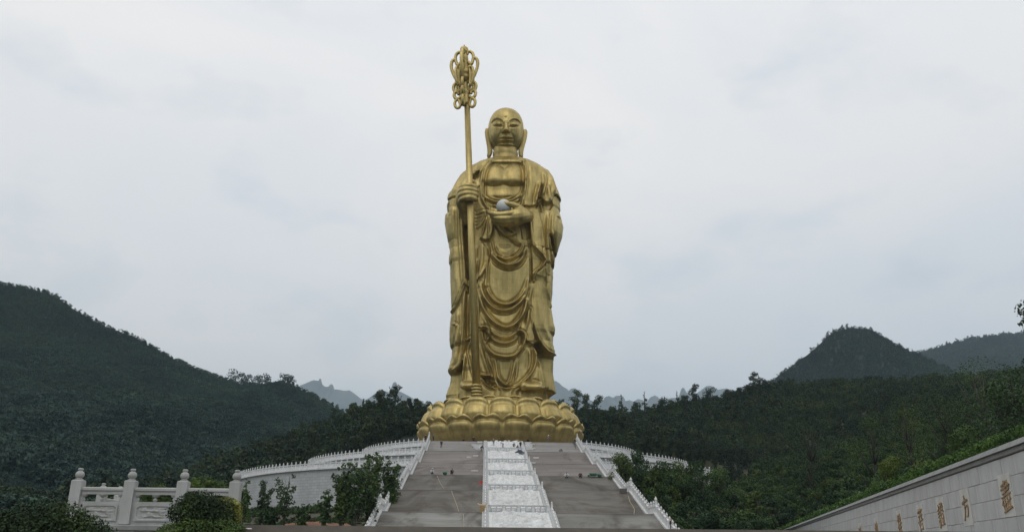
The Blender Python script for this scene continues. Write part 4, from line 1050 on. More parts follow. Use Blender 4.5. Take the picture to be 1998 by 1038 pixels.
# ------------------------------------------------------------------ right retaining wall with its inscription
wang = atan2(wd[1], wd[0])
wall = thing('retaining_wall', 'long white granite retaining wall with gilt brush characters at lower right', 'wall', (WS[0], WS[1], 0), (0, 0, wang))
def to_wall(px, py):                            # where a sight line meets the wall face: run along the wall, height
    d = ray(px, py); n_ = wn; t = ((WS-CAM)@n_)/(d@n_); p = CAM+d*t
    return float((p-WS)@wd), float(p[2])
def wpt(s_, z_): return WS*np.array([1, 1, 0])+wd*s_+np.array([0, 0, z_])
ob('backing', MB().box(0, WLEN, -1.2, -.05, -.3, WALLZ-.52).mesh('backing', M['block']), wall)
CH, BW = .86, 1.75
zt_ = WALLZ-.52; nblk = 0
blk = [MB().chbox(0, BW-.018, -.20, d_, 0, CH-.018, .012).mesh('stone_block', M['block']) for d_ in (.0, .006, .012)]
# lettered squares take the place of blocks
chars = [('盡', 1965, 966), ('方', 1886, 989), ('證', 1838, 1003), ('菩', 1798, 1013), ('提', 1757, 1022), ('地', 1712, 1034), ('獄', 1680, 1042)]
spots = []
for ch, a, b in chars: spots.append((ch,)+to_wall(a, b))
for r_ in range(8):
    z0 = zt_-CH*(r_+1)
    for k in range(int(WLEN/BW)+1):
        s0_ = k*BW+(BW/2 if r_ % 2 else 0)
        q = proj(wpt(s0_+BW/2, z0+CH/2))
        if s0_+BW > WLEN or q[0] > 2120 or q[1] > 1085 or q[0] < 1500: continue
        hpx = abs(proj(wpt(s0_, z0))[1]-proj(wpt(s0_, z0+CH))[1])
        if hpx < 8: continue
        ob('stone_block', random.choice(blk), wall, (s0_, 0, z0)); nblk += 1
mb = MB(); mb.chbox(0, WLEN, -1.3, .10, WALLZ-.50, WALLZ-.27, .03); ob('band', mb.mesh('band', M['cap']), wall)
k = 0
while k*1.9 < WLEN-1.9:
    ob('cap_stone', MB().add([(0, -1.3, 0), (1.885, -1.3, 0), (1.885, .22, 0), (0, .22, 0), (0, -1.2, .16), (1.885, -1.2, .16), (1.885, .05, .268), (0, .05, .268)], [(0, 3, 2, 1), (4, 5, 6, 7), (0, 1, 5, 4), (1, 2, 6, 5), (2, 3, 7, 6), (3, 0, 4, 7)]).mesh('cap_stone', M['cap']) if k == 0 else CAPM, wall, (k*1.9, 0, WALLZ-.268))
    if k == 0: CAPM = wall.children[-1].data if False else [c for c in wall.children if c.name.startswith('cap_stone')][0].data
    k += 1
for ci, (ch, s_, z_) in enumerate(spots):
    cu = bpy.data.curves.new('letter', 'FONT'); cu.body = ch; cu.size = 1.0; cu.align_x = 'CENTER'; cu.align_y = 'CENTER'; cu.extrude = .03; cu.offset = -.004
    to = bpy.data.objects.new('tmp', cu); COL.objects.link(to)
    dg = bpy.context.evaluated_depsgraph_get(); me = bpy.data.meshes.new_from_object(to.evaluated_get(dg)); bpy.data.objects.remove(to)
    co = np.zeros(len(me.vertices)*3); me.vertices.foreach_get('co', co); co = co.reshape(-1, 3)
    if len(co) == 0: continue
    lo_, hi_ = co.min(0), co.max(0); c_ = (lo_+hi_)/2; co = co-c_; sz = (hi_-lo_)[:2].max()
    HT = 1.32 if ci != 1 else 1.12
    co[:, :2] *= HT/sz*np.array([1.0, 1.0])
    # brush hand: slanted, uneven strokes
    x, y = co[:, 0].copy(), co[:, 1].copy()
    y2 = y+x*.16+.04*np.sin(x*5+ci); x2 = (x+.05*np.sin(y*6+ci*2)-y*.05)*(.92+.10*np.cos(y*3))
    # letters face the plaza (+y local); seen from there +x of the wall runs to the viewer's left
    out_ = np.stack([-x2, co[:, 2]*1.0+.045, y2], -1)
    me.vertices.foreach_set('co', out_.ravel().astype(np.float32)); me.update(); me.materials.clear(); me.materials.append(M['letter'])
    pw_, ph_ = 1.68, 1.86
    ob('letter_panel', MB().chbox(-pw_/2, pw_/2, -.05, .03, -ph_/2, ph_/2, .01).mesh('letter_panel', M['panelwhite']), wall, (s_, 0, z_))
    ob('letter', me, wall, (s_, 0, z_))

# ------------------------------------------------------------------ near balustrade on the left
nbx = [atY(px, 950, 34.5)[0] for px in (152, 254, 356, 460)]
zr = atY(300, 951, 34.5)[2]                      # hand rail top
zbase = zr-1.40
bal = thing('marble_balustrade', 'near white marble balustrade with bulb topped posts and carved panels at left', 'balustrade', (nbx[0], 34.5, zbase))
def near_post(s=1.0):
    mb = MB(); mb.chbox(-.20, .20, -.20, .20, 0, 1.66, .035)
    mb.lathe([(.15, 1.66), (.16, 1.69), (.10, 1.72), (.10, 1.745), (.135, 1.76), (.165, 1.82), (.17, 1.87), (.15, 1.94), (.10, 1.985), (.075, 2.0), (.075, 2.02), (.10, 2.04), (.105, 2.085), (.08, 2.11), (.02, 2.115)], 20)
    return mb.mesh('bulb_post', M['marble_shaded'])
NP = near_post()
LN = (nbx[3]-nbx[0])/3
def carved(w_, h_):
    nx, nz = 70, 36; X, Z = np.meshgrid(np.linspace(-w_/2, w_/2, nx), np.linspace(0, h_, nz))
    wx = X+.25*fbm(X*3, Z*4, 3, 5); wz = Z+.16*fbm(X*3+4, Z*3, 3, 8)
    r_ = 1-np.abs(2*fbm(wx*3.2, wz*5.5, 4, 77)-1); r_ = np.clip((r_-.60)/.4, 0, 1)
    e = np.minimum(np.minimum(X+w_/2, w_/2-X), np.minimum(Z, h_-Z)); cut = np.minimum(e, (np.minimum(X+w_/2, w_/2-X)+np.minimum(Z, h_-Z)-.16)); fr = np.clip((cut-.07)/.015, 0, 1)
    mid = np.exp(-((X/(w_*.36))**4+((Z-h_*.5)/(h_*.36))**4))
    Y = -.0-fr*(-.045)-fr*mid*r_*.055
    return gridmesh('carved_panel', X, Y, Z, M['marble_shaded'], False)
PANEL = None
pw_ = LN-.40
mb = MB(); mb.chbox(-pw_/2, pw_/2, -.13, .13, 1.24, 1.40, .04); mb.box(-pw_/2, pw_/2, -.075, .075, 1.13, 1.239); HANDRAIL = mb.mesh('hand_rail', M['marble_shaded'])
mb = MB(); mb.box(-pw_/2, pw_/2, -.09, .08, 0, .86); mb.box(-pw_/2, -pw_/2+.10, -.085, .085, .86, 1.13); mb.box(pw_/2-.10, pw_/2, -.085, .085, .86, 1.13)
SLAB = mb.mesh('panel_slab', M['marble_shaded'])
mb = MB(); mb.lathe([(.05, .862), (.075, .90), (.085, .945), (.05, .985), (.035, 1.0), (.05, 1.02), (.11, 1.06), (.14, 1.10), (.15, 1.13)], 12)
VASE = mb.mesh('vase_support', M['marble_shaded'])
mb = MB()
for s in (-1, 1): mb.lathe([(.04, .862), (.06, .90), (.065, .945), (.04, .985), (.035, 1.0), (.05, 1.02), (.11, 1.06), (.13, 1.10), (.14, 1.13)], 10, (s*(pw_/2-.1), 0, 0))
VEND = mb.mesh('end_vase', M['marble_shaded'])
CARV = carved(pw_-.26, .62)
for k in range(4):
    ob('post', NP, bal, (LN*k, 0, 0))
    if k < 3:
        x = LN*(k+.5)
        ob('hand_rail', HANDRAIL, bal, (x, 0, 0)); ob('panel', SLAB, bal, (x, 0, 0)); ob('carved_panel', CARV, bal, (x, -.135, .14)); ob('vase', VASE, bal, (x, 0, 0)); ob('vase', VEND, bal, (x, 0, 0))
mb = MB(); mb.chbox(-.35, LN*3+.35, -.42, .42, -.22, -.002, .03); ob('base_moulding', mb.mesh('base_moulding', M['cap']), bal)
mb = MB(); mb.box(-.28, LN*3+.28, -.33, .33, -zbase, -.222); ob('plinth', mb.mesh('plinth', M['marble_shaded']), bal)
# second balustrade running back behind it
x0 = atY(201, 955, 45)[0]; zz = atY(201, 942, 45)[2]-2.115
b2 = thing('marble_balustrade', 'partly hidden white marble balustrade behind the near one, its bulb top above the rail', 'balustrade', (x0, 45, zz))
for k in range(3):
    ob('post', NP, b2, (0, 2.1*k, 0))
    if k < 2:
        y = 2.1*(k+.5)
        for nm_, me in (('hand_rail', HANDRAIL), ('panel', SLAB)): ob(nm_, me, b2, (0, y, 0), (0, 0, pi/2))
ob('plinth', MB().box(-.3, .3, -.4, 4.7, -zz, -.002).mesh('plinth', M['marble_shaded']), b2)
# white corner stone at the end of the terrace edge
p0 = atY(452, 1029, YT-.4); p1 = atY(491, 1029, YT-.4)
tag(ob('corner_stone', MB().chbox(0, p1[0]-p0[0], 0, 1.6, 0, p0[2], .03).mesh('corner_stone', M['marble']), None, (p0[0], YT-.4, 0)), 'white stone block at the left end of the terrace edge', 'stone block')
# terrace edge coping in view along the bottom
pe = atY(700, 1034.5, YT)
mb = MB(); mb.chbox(p1[0]+.02, 18, 0, 1.0, pe[2]-.25, pe[2], .02)
tag(ob('terrace_kerb', mb.mesh('terrace_kerb', M['kerb']), None, (0, YT-.3, 0)), kind='structure')

# ------------------------------------------------------------------ vegetation
def leaves(centres, radii, n, size, seed, flat=1.0, shell=.55, elong=.55, droop=0.0):
    """n leaf faces spread through ellipsoid lobes; returns verts, quads"""
    g_ = np.random.default_rng(seed); C = np.array(centres, float); R = np.array(radii, float)
    if R.ndim == 1: R = np.stack([R, R, R*.8], -1)
    w_ = (R.prod(-1))**(2/3); k = g_.choice(len(C), n, p=w_/w_.sum())
    d = g_.normal(size=(n, 3)); d /= np.linalg.norm(d, axis=1, keepdims=True)
    rad = (shell+(1-shell)*g_.random(n)**.6)[:, None]*(.82+.3*g_.random((n, 1)))
    P = C[k]+d*R[k]*rad
    nr = d*.6+g_.normal(size=(n, 3))*.6+np.array([0, 0, .35]); nr /= np.linalg.norm(nr, axis=1, keepdims=True)
    t = np.cross(nr, g_.normal(size=(n, 3))); t /= np.linalg.norm(t, axis=1, keepdims=True); b = np.cross(nr, t)
    s = size*(.6+.8*g_.random((n, 1)))
    V = np.stack([P-t*s, P+b*s*elong+nr*s*.12, P+t*s, P-b*s*elong+nr*s*.12], 1).reshape(-1, 3)
    return V, np.arange(4*n).reshape(n, 4)
def leafmesh(name, V, Q, mat): return mk_mesh_np(name, V, Q, mat, False)
def trunk_mesh(name, base_r, h, limbs, mat, seed, bend=.05, extra=()):
    g_ = random.Random(seed); mb = MB(); pts = []; n = 7
    for k in range(n): f = k/(n-1); pts.append((h*bend*sin(f*3+seed), h*bend*cos(f*2.3+seed)-h*bend*cos(seed), h*f))
    mb.tube(pts, [base_r*(1-.72*k/(n-1))*(1.25 if k == 0 else 1) for k in range(n)], 7)
    for c in limbs:
        f = max(.25, min(.9, c[2]/h*.62)); i_ = f*(n-1); a_ = np.array(pts[int(i_)]); b_ = np.array(c, float)
        m_ = (a_+b_)/2+np.array([0, 0, -.06*h]); mb.tube([a_, m_, b_], [base_r*.42, base_r*.28, base_r*.1], 5)
    return mb.mesh(name, mat, True)
def broad_tree(h, r, seed, nl, size, lobes=7, mat='leaf_tree', bark='bark', sparse=False, lowest=.35):
    g_ = random.Random(seed); C = []; R = []
    for k in range(lobes):
        f = lowest+(1-lowest)*(k+.5)/lobes; a_ = g_.uniform(0, 2*pi); rr_ = r*(.25+.75*g_.random())*(1.05-abs(f-.6))*.75
        C.append((rr_*cos(a_), rr_*sin(a_), h*f-.08*h*g_.random())); R.append(r*g_.uniform(.32, .55)*(.62 if sparse else 1.0))
    C.append((0, 0, h*.9)); R.append(r*.35)
    V, Q = leaves(C, R, nl, size, seed, shell=.35 if sparse else .5)
    return leafmesh('crown', V, Q, M[mat]), trunk_mesh('trunk', h*.022+.03, h*.86, C, M[bark], seed)
def sapling(h, r, seed, stems, per, size, mat='leaf_tree'):
    g_ = random.Random(seed); C = []; R = []; mb = MB()
    for k in range(stems):
        a_ = 2*pi*k/stems+g_.uniform(-.5, .5); rr_ = r*g_.uniform(.25, 1.0); hh_ = h*(g_.uniform(.62, 1.0) if k else 1.0); b0 = g_.uniform(.05, .3)*h if k else 0
        if k == 0: rr_ = r*.15
        P = [np.array([rr_*cos(a_)*f**1.3, rr_*sin(a_)*f**1.3, b0+(hh_-b0)*f])+np.array([g_.uniform(-.08, .08)*r, g_.uniform(-.08, .08)*r, 0])*(f > 0) for f in np.linspace(0, 1, 7)]
        P[0][:2] = 0; w_ = (.016*h if k == 0 else .009*h)+.012; mb.tube(P, [w_*(1-.8*q/6) for q in range(7)], 5)
        Q_ = spline(P, 4)
        for q in Q_[int(len(Q_)*g_.uniform(.25, .42)):]:
            if g_.random() < .86:
                s_ = g_.uniform(.22, .48)*(.8+.12*h/3); C.append(q+np.array([g_.gauss(0, .22), g_.gauss(0, .22), g_.gauss(0, .1)])*(.6+r*.25)); R.append((s_, s_, s_*.75))
    V, Q = leaves(C, np.array(R), len(C)*per, size, seed, shell=.15)
    return leafmesh('crown', V, Q, M[mat]), mb.mesh('trunk', M['bark'], True)
def conifer(h, r, seed, nl, size, mat='leaf_mid'):
    g_ = random.Random(seed); C = []; R = []; n = 9
    for k in range(n):
        f = .10+.90*k/(n-1); rr_ = r*(1.08-f)*1.05+.12
        for q in range(3 if f < .8 else 1):
            a_ = g_.uniform(0, 2*pi); C.append((rr_*.6*cos(a_), rr_*.6*sin(a_), h*f)); R.append((rr_*.55+.1, rr_*.55+.1, h*.055))
    V, Q = leaves(C, np.array(R), nl, size, seed, shell=.3)
    return leafmesh('crown', V, Q, M[mat]), trunk_mesh('trunk', h*.02+.04, h*.97, [], M['bark'], seed, .012)
def pine(h, r, seed, nl, size, mat='leaf_mid'):
    g_ = random.Random(seed); C = []; R = []
    for k in range(7):
        f = .36+.64*k/6; a_ = g_.uniform(0, 2*pi); q = r*g_.uniform(.3, .8)*(1.2-f*.7); C.append((q*cos(a_), q*sin(a_), h*f)); R.append((r*.55, r*.55, h*.085))
    V, Q = leaves(C, np.array(R), nl, size, seed, shell=.3)
    return leafmesh('crown', V, Q, M[mat]), trunk_mesh('trunk', h*.02+.04, h*.93, C, M['bark'], seed, .02)
def plant(name, meshes, label, cat, loc, group=None, rz=None, scale=1):
    t_ = thing(name, label, cat, loc, (0, 0, random.uniform(0, 6.28) if rz is None else rz), group); t_.scale = (scale,)*3
    ob('crown', meshes[0], t_); ob('trunk', meshes[1], t_); return t_

# forest masses: instanced on points with geometry nodes (uncountable woods)
def proto_coll(name, meshes_list):
    c = bpy.data.collections.new(name)
    for k, (cr, tr) in enumerate(meshes_list):
        me = cr.copy(); o = bpy.data.objects.new(name+'_tree', me); c.objects.link(o)
    return c
def forest(name, pts, scl, coll, label, cat='forest'):
    me = bpy.data.meshes.new(name); me.vertices.add(len(pts)); me.vertices.foreach_set('co', np.asarray(pts, np.float32).ravel())
    a_ = me.attributes.new('sc', 'FLOAT', 'POINT'); a_.data.foreach_set('value', np.asarray(scl, np.float32)); me.update()
    o = ob(name, me); tag(o, label, cat, kind='stuff')
    ng = bpy.data.node_groups.new(name, 'GeometryNodeTree'); ng.interface.new_socket('Geometry', in_out='INPUT', socket_type='NodeSocketGeometry'); ng.interface.new_socket('Geometry', in_out='OUTPUT', socket_type='NodeSocketGeometry')
    gi = ng.nodes.new('NodeGroupInput'); go = ng.nodes.new('NodeGroupOutput'); ip = ng.nodes.new('GeometryNodeInstanceOnPoints'); ci = ng.nodes.new('GeometryNodeCollectionInfo')
    ci.inputs[0].default_value = coll; ci.inputs[1].default_value = True; ci.inputs[2].default_value = True
    m2p = ng.nodes.new('GeometryNodeMeshToPoints'); ng.links.new(gi.outputs[0], m2p.inputs[0]); ng.links.new(m2p.outputs[0], ip.inputs[0])
    ng.links.new(ci.outputs[0], ip.inputs['Instance']); ip.inputs['Pick Instance'].default_value = True
    rv = ng.nodes.new('FunctionNodeRandomValue'); rv.data_type = 'FLOAT_VECTOR'; rv.inputs[0].default_value = (-.06, -.06, 0); rv.inputs[1].default_value = (.06, .06, 6.283)
    ng.links.new(rv.outputs[0], ip.inputs['Rotation'])
    na = ng.nodes.new('GeometryNodeInputNamedAttribute'); na.data_type = 'FLOAT'; na.inputs[0].default_value = 'sc'; ng.links.new(na.outputs[0], ip.inputs['Scale'])
    ng.links.new(ip.outputs[0], go.inputs[0]); md = o.modifiers.new('trees', 'NODES'); md.node_group = ng
    return o
def scatter(grid, n, seed, cond=None, margin=60):
    X, Y, Z = grid; g_ = np.random.default_rng(seed); r, c = X.shape
    P00 = np.stack([X, Y, Z], -1); e1 = P00[1:, :-1]-P00[:-1, :-1]; e2 = P00[:-1, 1:]-P00[:-1, :-1]
    area = np.linalg.norm(np.cross(e1, e2), axis=-1); cen = P00[:-1, :-1]+.5*(e1+e2); q = proj(cen.reshape(-1, 3)).reshape(r-1, c-1, 2)
    vis = (q[..., 0] > -margin) & (q[..., 0] < 1998+margin) & (q[..., 1] < 1038+margin)
    if cond is not None: vis &= cond(cen)
    p = (area*vis).ravel(); k = g_.choice(len(p), n, p=p/p.sum()); u, v = g_.random((2, n, 1))
    a_, b_, c_, d_ = (q_.reshape(-1, 3)[k] for q_ in (P00[:-1, :-1], P00[1:, :-1], P00[:-1, 1:], P00[1:, 1:]))
    return a_*(1-u)*(1-v)+b_*u*(1-v)+c_*(1-u)*v+d_*u*v
far_c = proto_coll('distant', [broad_tree(7, 3.4, 100+k, 300, .46, 6, 'leaf_far', lowest=.1) for k in range(3)]+[conifer(8.5, 2.4, 120, 260, .42, 'leaf_far')])
mid_c = proto_coll('wooded', [broad_tree(7.5, 3.4, 200+k, 420, .42, 7, 'leaf_mid', lowest=.15) for k in range(4)]+[pine(9, 2.6, 221, 380, .38), conifer(9.5, 2.2, 222, 380, .36)])
val_c = proto_coll('valley', [broad_tree(7.5, 3.4, 240+k, 420, .42, 7, 'leaf_far', lowest=.1) for k in range(4)])
def scl(n, lo_, hi_, seed):
    g_ = np.random.default_rng(seed); return g_.uniform(lo_, hi_, n)*np.where(g_.random(n) < .07, 1.45, 1)
p = scatter(H_left, 20000, 1, lambda c: c[..., 1] > 380); forest('woodland_left', p-np.array([0, 0, .6]), np.random.default_rng(1).uniform(.62, 1.3, len(p))*(.75+.7*fbm(p[:, 0]/60, p[:, 1]/60, 2, 3)), far_c, 'dark wooded slope of the big hill on the left')
p = scatter(H_left, 3800, 2, lambda c: (c[..., 1] < 385) & (c[..., 1] > 215)); forest('woodland_valley', p-np.array([0, 0, .6]), scl(len(p), .5, 1.0, 2), val_c, 'dark woods at the foot of the left hill behind the near balustrade')
p = scatter(H_cone, 17000, 3); forest('woodland_cone', p-np.array([0, 0, .6]), scl(len(p), .8, 1.6, 3), far_c, 'forest on the cone shaped hill at right')
p = scatter(H_back, 11000, 4); forest('woodland_far', p-np.array([0, 0, .6]), scl(len(p), 1.2, 2.4, 4), far_c, 'forest on the farthest ridge at the right edge')
inT = lambda c: np.hypot(c[..., 0]-TC[0], c[..., 1]-TC[1]) > 69 if False else np.hypot(c[..., 0], c[..., 1]-252) > 72.8
p = scatter(H_mid, 3000, 5, inT); forest('woodland_behind', p-np.array([0, 0, .5]), scl(len(p), .55, 1.12, 5), mid_c, 'dark trees rising behind the left terraces and the pedestal')
Xh, Yh, Zh, dwh = HS
p = scatter((Xh, Yh, Zh), 4600, 6, lambda c: (c[..., 1] > 225) & inT(c)); forest('woodland_right', p-np.array([0, 0, .5]), np.random.default_rng(6).uniform(.5, 1.0, len(p))*(.6+.6*fbm(p[:, 0]/25, p[:, 1]/25, 2, 3)), mid_c, 'dark wooded slope right of the statue')

# shrubs on the planted slope right of the stairs
def shrub(h, r, seed, nl, size, mat):
    g_ = random.Random(seed); C = []; R = []
    for k in range(9):
        a_ = g_.uniform(0, 2*pi); q = r*g_.uniform(0, .75); C.append((q*cos(a_), q*sin(a_), h*g_.uniform(.25, .8)*(1.15-.5*q/r))); R.append((r*g_.uniform(.28, .5), r*g_.uniform(.28, .5), h*g_.uniform(.15, .28)))
    V, Q = leaves(C, np.array(R), nl, size, seed, shell=.4)
    return leafmesh('crown', V, Q, M[mat]), trunk_mesh('trunk', .06, h*.6, [(c[0], c[1], c[2]) for c in C[:5]], M['bark'], seed, .05)
SHR = [shrub(3.0, 2.1, 300+k, 1500, .17, 'leaf_shrub') for k in range(4)]+[shrub(2.4, 1.8, 320, 1100, .16, 'leaf_dry')]+[broad_tree(4.6, 1.7, 330+k, 1100, .17, 8, 'leaf_shrub', lowest=.15) for k in range(2)]
SHRN = [shrub(3.0, 2.1, 350+k, 6000, .078, 'leaf_shrub') for k in range(4)]+[shrub(2.4, 1.8, 360, 4500, .075, 'leaf_dry')]+[broad_tree(4.6, 1.7, 365+k, 4500, .08, 8, 'leaf_shrub', lowest=.15) for k in range(2)]
wall_run = lambda c: (c[..., 0]-WS[0])*wd[0]+(c[..., 1]-WS[1])*wd[1]
wall_off = lambda c: (c[..., 0]-WS[0])*wn[0]+(c[..., 1]-WS[1])*wn[1]
okp = lambda c: (c[..., 1] < 232) & (c[..., 1] > 40) & inT(c) & ((wall_off(c) > 5.5) | ((c[..., 1] > W1[1]+10))|((c[..., 0] < W1[0]-6) & (c[..., 1] > 104) & (c[..., 0] > 21) & (wall_off(c) < -6)))
pts = scatter((Xh, Yh, Zh), 5200, 8, okp, 10)
# thin out to an even spacing that grows with distance
kept = []; pts = pts[np.argsort(pts[:, 1])]
for q in pts:
    dmin = 1.5+q[1]*.0085
    if all((q[0]-k_[0])**2+(q[1]-k_[1])**2 > dmin*dmin for k_ in kept[-160:]): kept.append(q)
kept = np.array(kept); rk = np.random.default_rng(5); print('shrubs', len(kept))
pk = proj(kept+np.array([0, 0, 1.5])); big = np.argsort(kept[:, 1])[:290]; rest = np.setdiff1d(np.arange(len(kept)), big)
for n_, i_ in enumerate(big):
    q = kept[i_]; k = rk.choice(7, p=[.2, .2, .18, .16, .10, .08, .08]); dry = k == 4; tree_ = k > 4
    lab = 'dry brownish shrub among the green planting right of the stairs' if dry else ('slender young broadleaf tree in the planting right of the stairs' if tree_ else 'dense green shrub on the planted slope right of the stairs')
    zone = 'close beside the right stair balustrade' if q[0] < 34 and q[1] < 190 else ('just above the hedge of the inscribed wall' if wall_off(q) < 14 and q[1] < W1[1] else ('on the upper right slope near the picture edge' if pk[i_][0] > 1700 else ('below the right terraces' if pk[i_][0] < 1450 else 'in the middle of the right slope')))
    lab = ('dry brownish shrub ' if dry else ('slender young broadleaf tree ' if tree_ else 'dense green shrub '))+zone
    plant('young_tree' if tree_ else 'shrub', (SHRN if q[1] < 105 else SHR)[k], lab, 'tree' if tree_ else 'shrub', (q[0], q[1], q[2]-.25), 'brown shrubs on the right slope' if dry else ('young trees on the right slope' if tree_ else 'green shrubs on the right slope'), scale=float(rk.uniform(.65, 1.25)))
if len(rest):
    sc_ = proto_coll('scrub', SHR[:4]); forest('scrub', kept[rest]-np.array([0, 0, .25]), scl(len(rest), .7, 1.25, 9), sc_, 'mass of green scrub on the slope below the right woods', 'scrub')
p = scatter((Xh, Yh, Zh), 9000, 12, lambda c: (c[..., 1] < 240) & (c[..., 1] > 40) & inT(c) & ((wall_off(c) > 4.0) | (c[..., 1] > W1[1]+10) | ((wall_off(c) < -6) & (c[..., 1] > 104))), 10)
und = shrub(1.3, 1.3, 340, 420, .15, 'leaf_shrub'); forest('undergrowth', p-np.array([0, 0, .2]), scl(len(p), .6, 1.3, 12), proto_coll('under', [und, shrub(1.1, 1.2, 341, 420, .14, 'leaf_shrub'), shrub(1.0, 1.0, 342, 320, .13, 'leaf_dry')]), 'low undergrowth between the shrubs on the right slope', 'undergrowth')

# hedge along the wall top
g_ = np.random.default_rng(44); Vs = []; Qs = []; off = 0
HO = WS+wd*0-np.array([0, 0, WS[2]])
for s_ in np.arange(0, WLEN, .5):
    pp = WS+wd*s_+wn*.85; d_ = max(pp[1], 25); n_ = int(np.clip(16000/d_, 90, 480)); sz = .026+d_*.0009
    cs_ = [(s_+g_.uniform(-.2, .2), -.85+g_.uniform(-.15, .15), WALLZ-.05+.42) for _ in range(3)]
    V, Q = leaves(cs_, np.array([(.36, .50, .52+.05*g_.random())]*3), n_, sz, int(s_*10)+5, shell=.72); Vs.append(V); Qs.append(Q+off); off += len(V)
tag(ob('hedge', leafmesh('hedge', np.concatenate(Vs), np.concatenate(Qs), M['leaf_hedge']), None, (WS[0], WS[1], 0), (0, 0, wang)), 'clipped green hedge along the top of the inscribed wall', 'hedge')

# trees in front of the curved wall
bz = lambda x, y: float(bl(np.array([x]), np.array([y]))[0])
wall_trees = [((509, 1024), 938, 122, 24, True, 'sparse young tree left of the pair before the curved wall'), ((553, 1024), 928, 120, 22, True, 'thin twin topped young tree before the middle of the curved wall'), ((473, 1024), 940, 125, 9, True, 'thin sapling close beside the end post of the near balustrade'),
              ((632, 1034), 955, 108, 26, True, 'open branching tree leaning left by the red soil'), ((664, 1034), 922, 106, 30, False, 'leafy tree between the red soil mound and the stair trees'), ((690, 1036), 905, 105, 36, False, 'full green tree second from the stairs'), ((718, 1036), 889, 108, 38, False, 'tallest leafy tree beside the left stair balustrade'), ((758, 990), 892, 124, 30, False, 'leafy tree touching the left stair balustrade near its middle'), ((590, 1026), 985, 118, 18, True, 'small low bushy tree at the foot of the curved wall'), ((527, 1022), 990, 121, 16, False, 'low dark bush between two young trees before the curved wall')]
for n_, ((bx, by), ty, Y, rpx, sparse, lab) in enumerate(wall_trees):
    b_ = atY(bx, by, Y); t_ = atY(bx, ty, Y); zg = bz(b_[0], Y)-.2 if Y > 100 else b_[2]; h_ = t_[2]-zg; s_ = FPX/((b_-CAM)@FW)
    ms = sapling(h_, rpx*(1.0 if sparse else 1.05)/s_, 400+n_, 6 if sparse else 15, 12 if sparse else 16, .17)
    plant('broadleaf_tree', ms, lab, 'tree', (b_[0], Y, zg), 'trees before the curved wall')
right_trees = [((1213, 955), 888, 150, 20, False, 'leafy tree before the lowest terrace just right of the stairs'), ((1243, 950), 884, 158, 22, False, 'leafy tree overlapping the right terrace balustrades'), ((1275, 960), 915, 150, 20, False, 'low leafy tree below the right terrace balustrades'), ((1365, 965), 906, 150, 28, False, 'leafy tree covering the end of the lowest right terrace'), ((1405, 965), 912, 156, 30, False, 'leafy tree just beyond the end of the lowest right terrace'), ((1300, 955), 905, 150, 20, False, 'leafy tree midway along the right terraces'), ((1330, 960), 908, 152, 26, False, 'spreading tree hiding the far end of the right terraces'),
               ((1583, 930), 808, 190, 26, False, 'bright green feathery tree rising from the right slope'), ((1708, 900), 812, 170, 24, False, 'light green rounded tree on the right slope'), ((1908, 800), 700, 150, 32, False, 'bright crowned tree standing high near the right edge'), ((1985, 800), 712, 120, 30, False, 'dark leafy tree at the right edge above the hedge'), ((1840, 840), 765, 150, 34, False, 'bushy tree below the bright crowned one at right'), ((1960, 830), 745, 105, 34, False, 'broad bush above the hedge at the right edge'), ((1780, 860), 790, 170, 30, False, 'bushy dark tree in the middle of the right slope')]
for n_, ((bx, by), ty, Y, rpx, sparse, lab) in enumerate(right_trees):
    b_ = atY(bx, by, Y); t_ = atY(bx, ty, Y); zg = float(hz(np.array([b_[0]]), np.array([Y]))[0])-.3; h_ = max(3., t_[2]-zg); s_ = FPX/((b_-CAM)@FW)
    ms = broad_tree(h_, max(rpx/s_, h_*.36), 450+n_, 5200, .15, 14, 'leaf_shrub' if n_ not in (4, 5, 6) else 'leaf_tree', lowest=.15)
    plant('broadleaf_tree', ms, lab, 'tree', (b_[0], Y, zg), 'trees on the right slope')
# tall tree just outside the right edge, one leafy bough reaching into view
bt = atY(2060, 900, 80); zg = float(hz(np.array([bt[0]]), np.array([80.]))[0]); tip = atY(1993, 626, 80)-np.array([bt[0], 80, zg]); hh = tip[2]
C = [tip, tip+np.array([.5, 0, .3]), tip+np.array([.4, 0, -.9]), (2.4, 0, hh*1.0), (1.2, 1, hh*1.12), (3.6, -.5, hh*.9), (0, 0, hh*.7), (2.5, 1, hh*.75)]
V, Q = leaves(C, np.array([(.35, .4, .28), (.45, .4, .22), (.35, .3, .2), (1.6, 1.5, 1.2), (1.5, 1.5, 1.1), (1.4, 1.5, 1.2), (1.5, 1.5, 1.2), (1.5, 1.5, 1.2)]), 1500, .17, 470, shell=.3)
plant('broadleaf_tree', (leafmesh('crown', V, Q, M['leaf_dark']), trunk_mesh('trunk', .22, hh*.95, C, M['bark'], 3, .02)), 'tall tree at the right edge, only a leafy bough showing against the sky', 'tree', (bt[0], 80, zg-.2), rz=0)

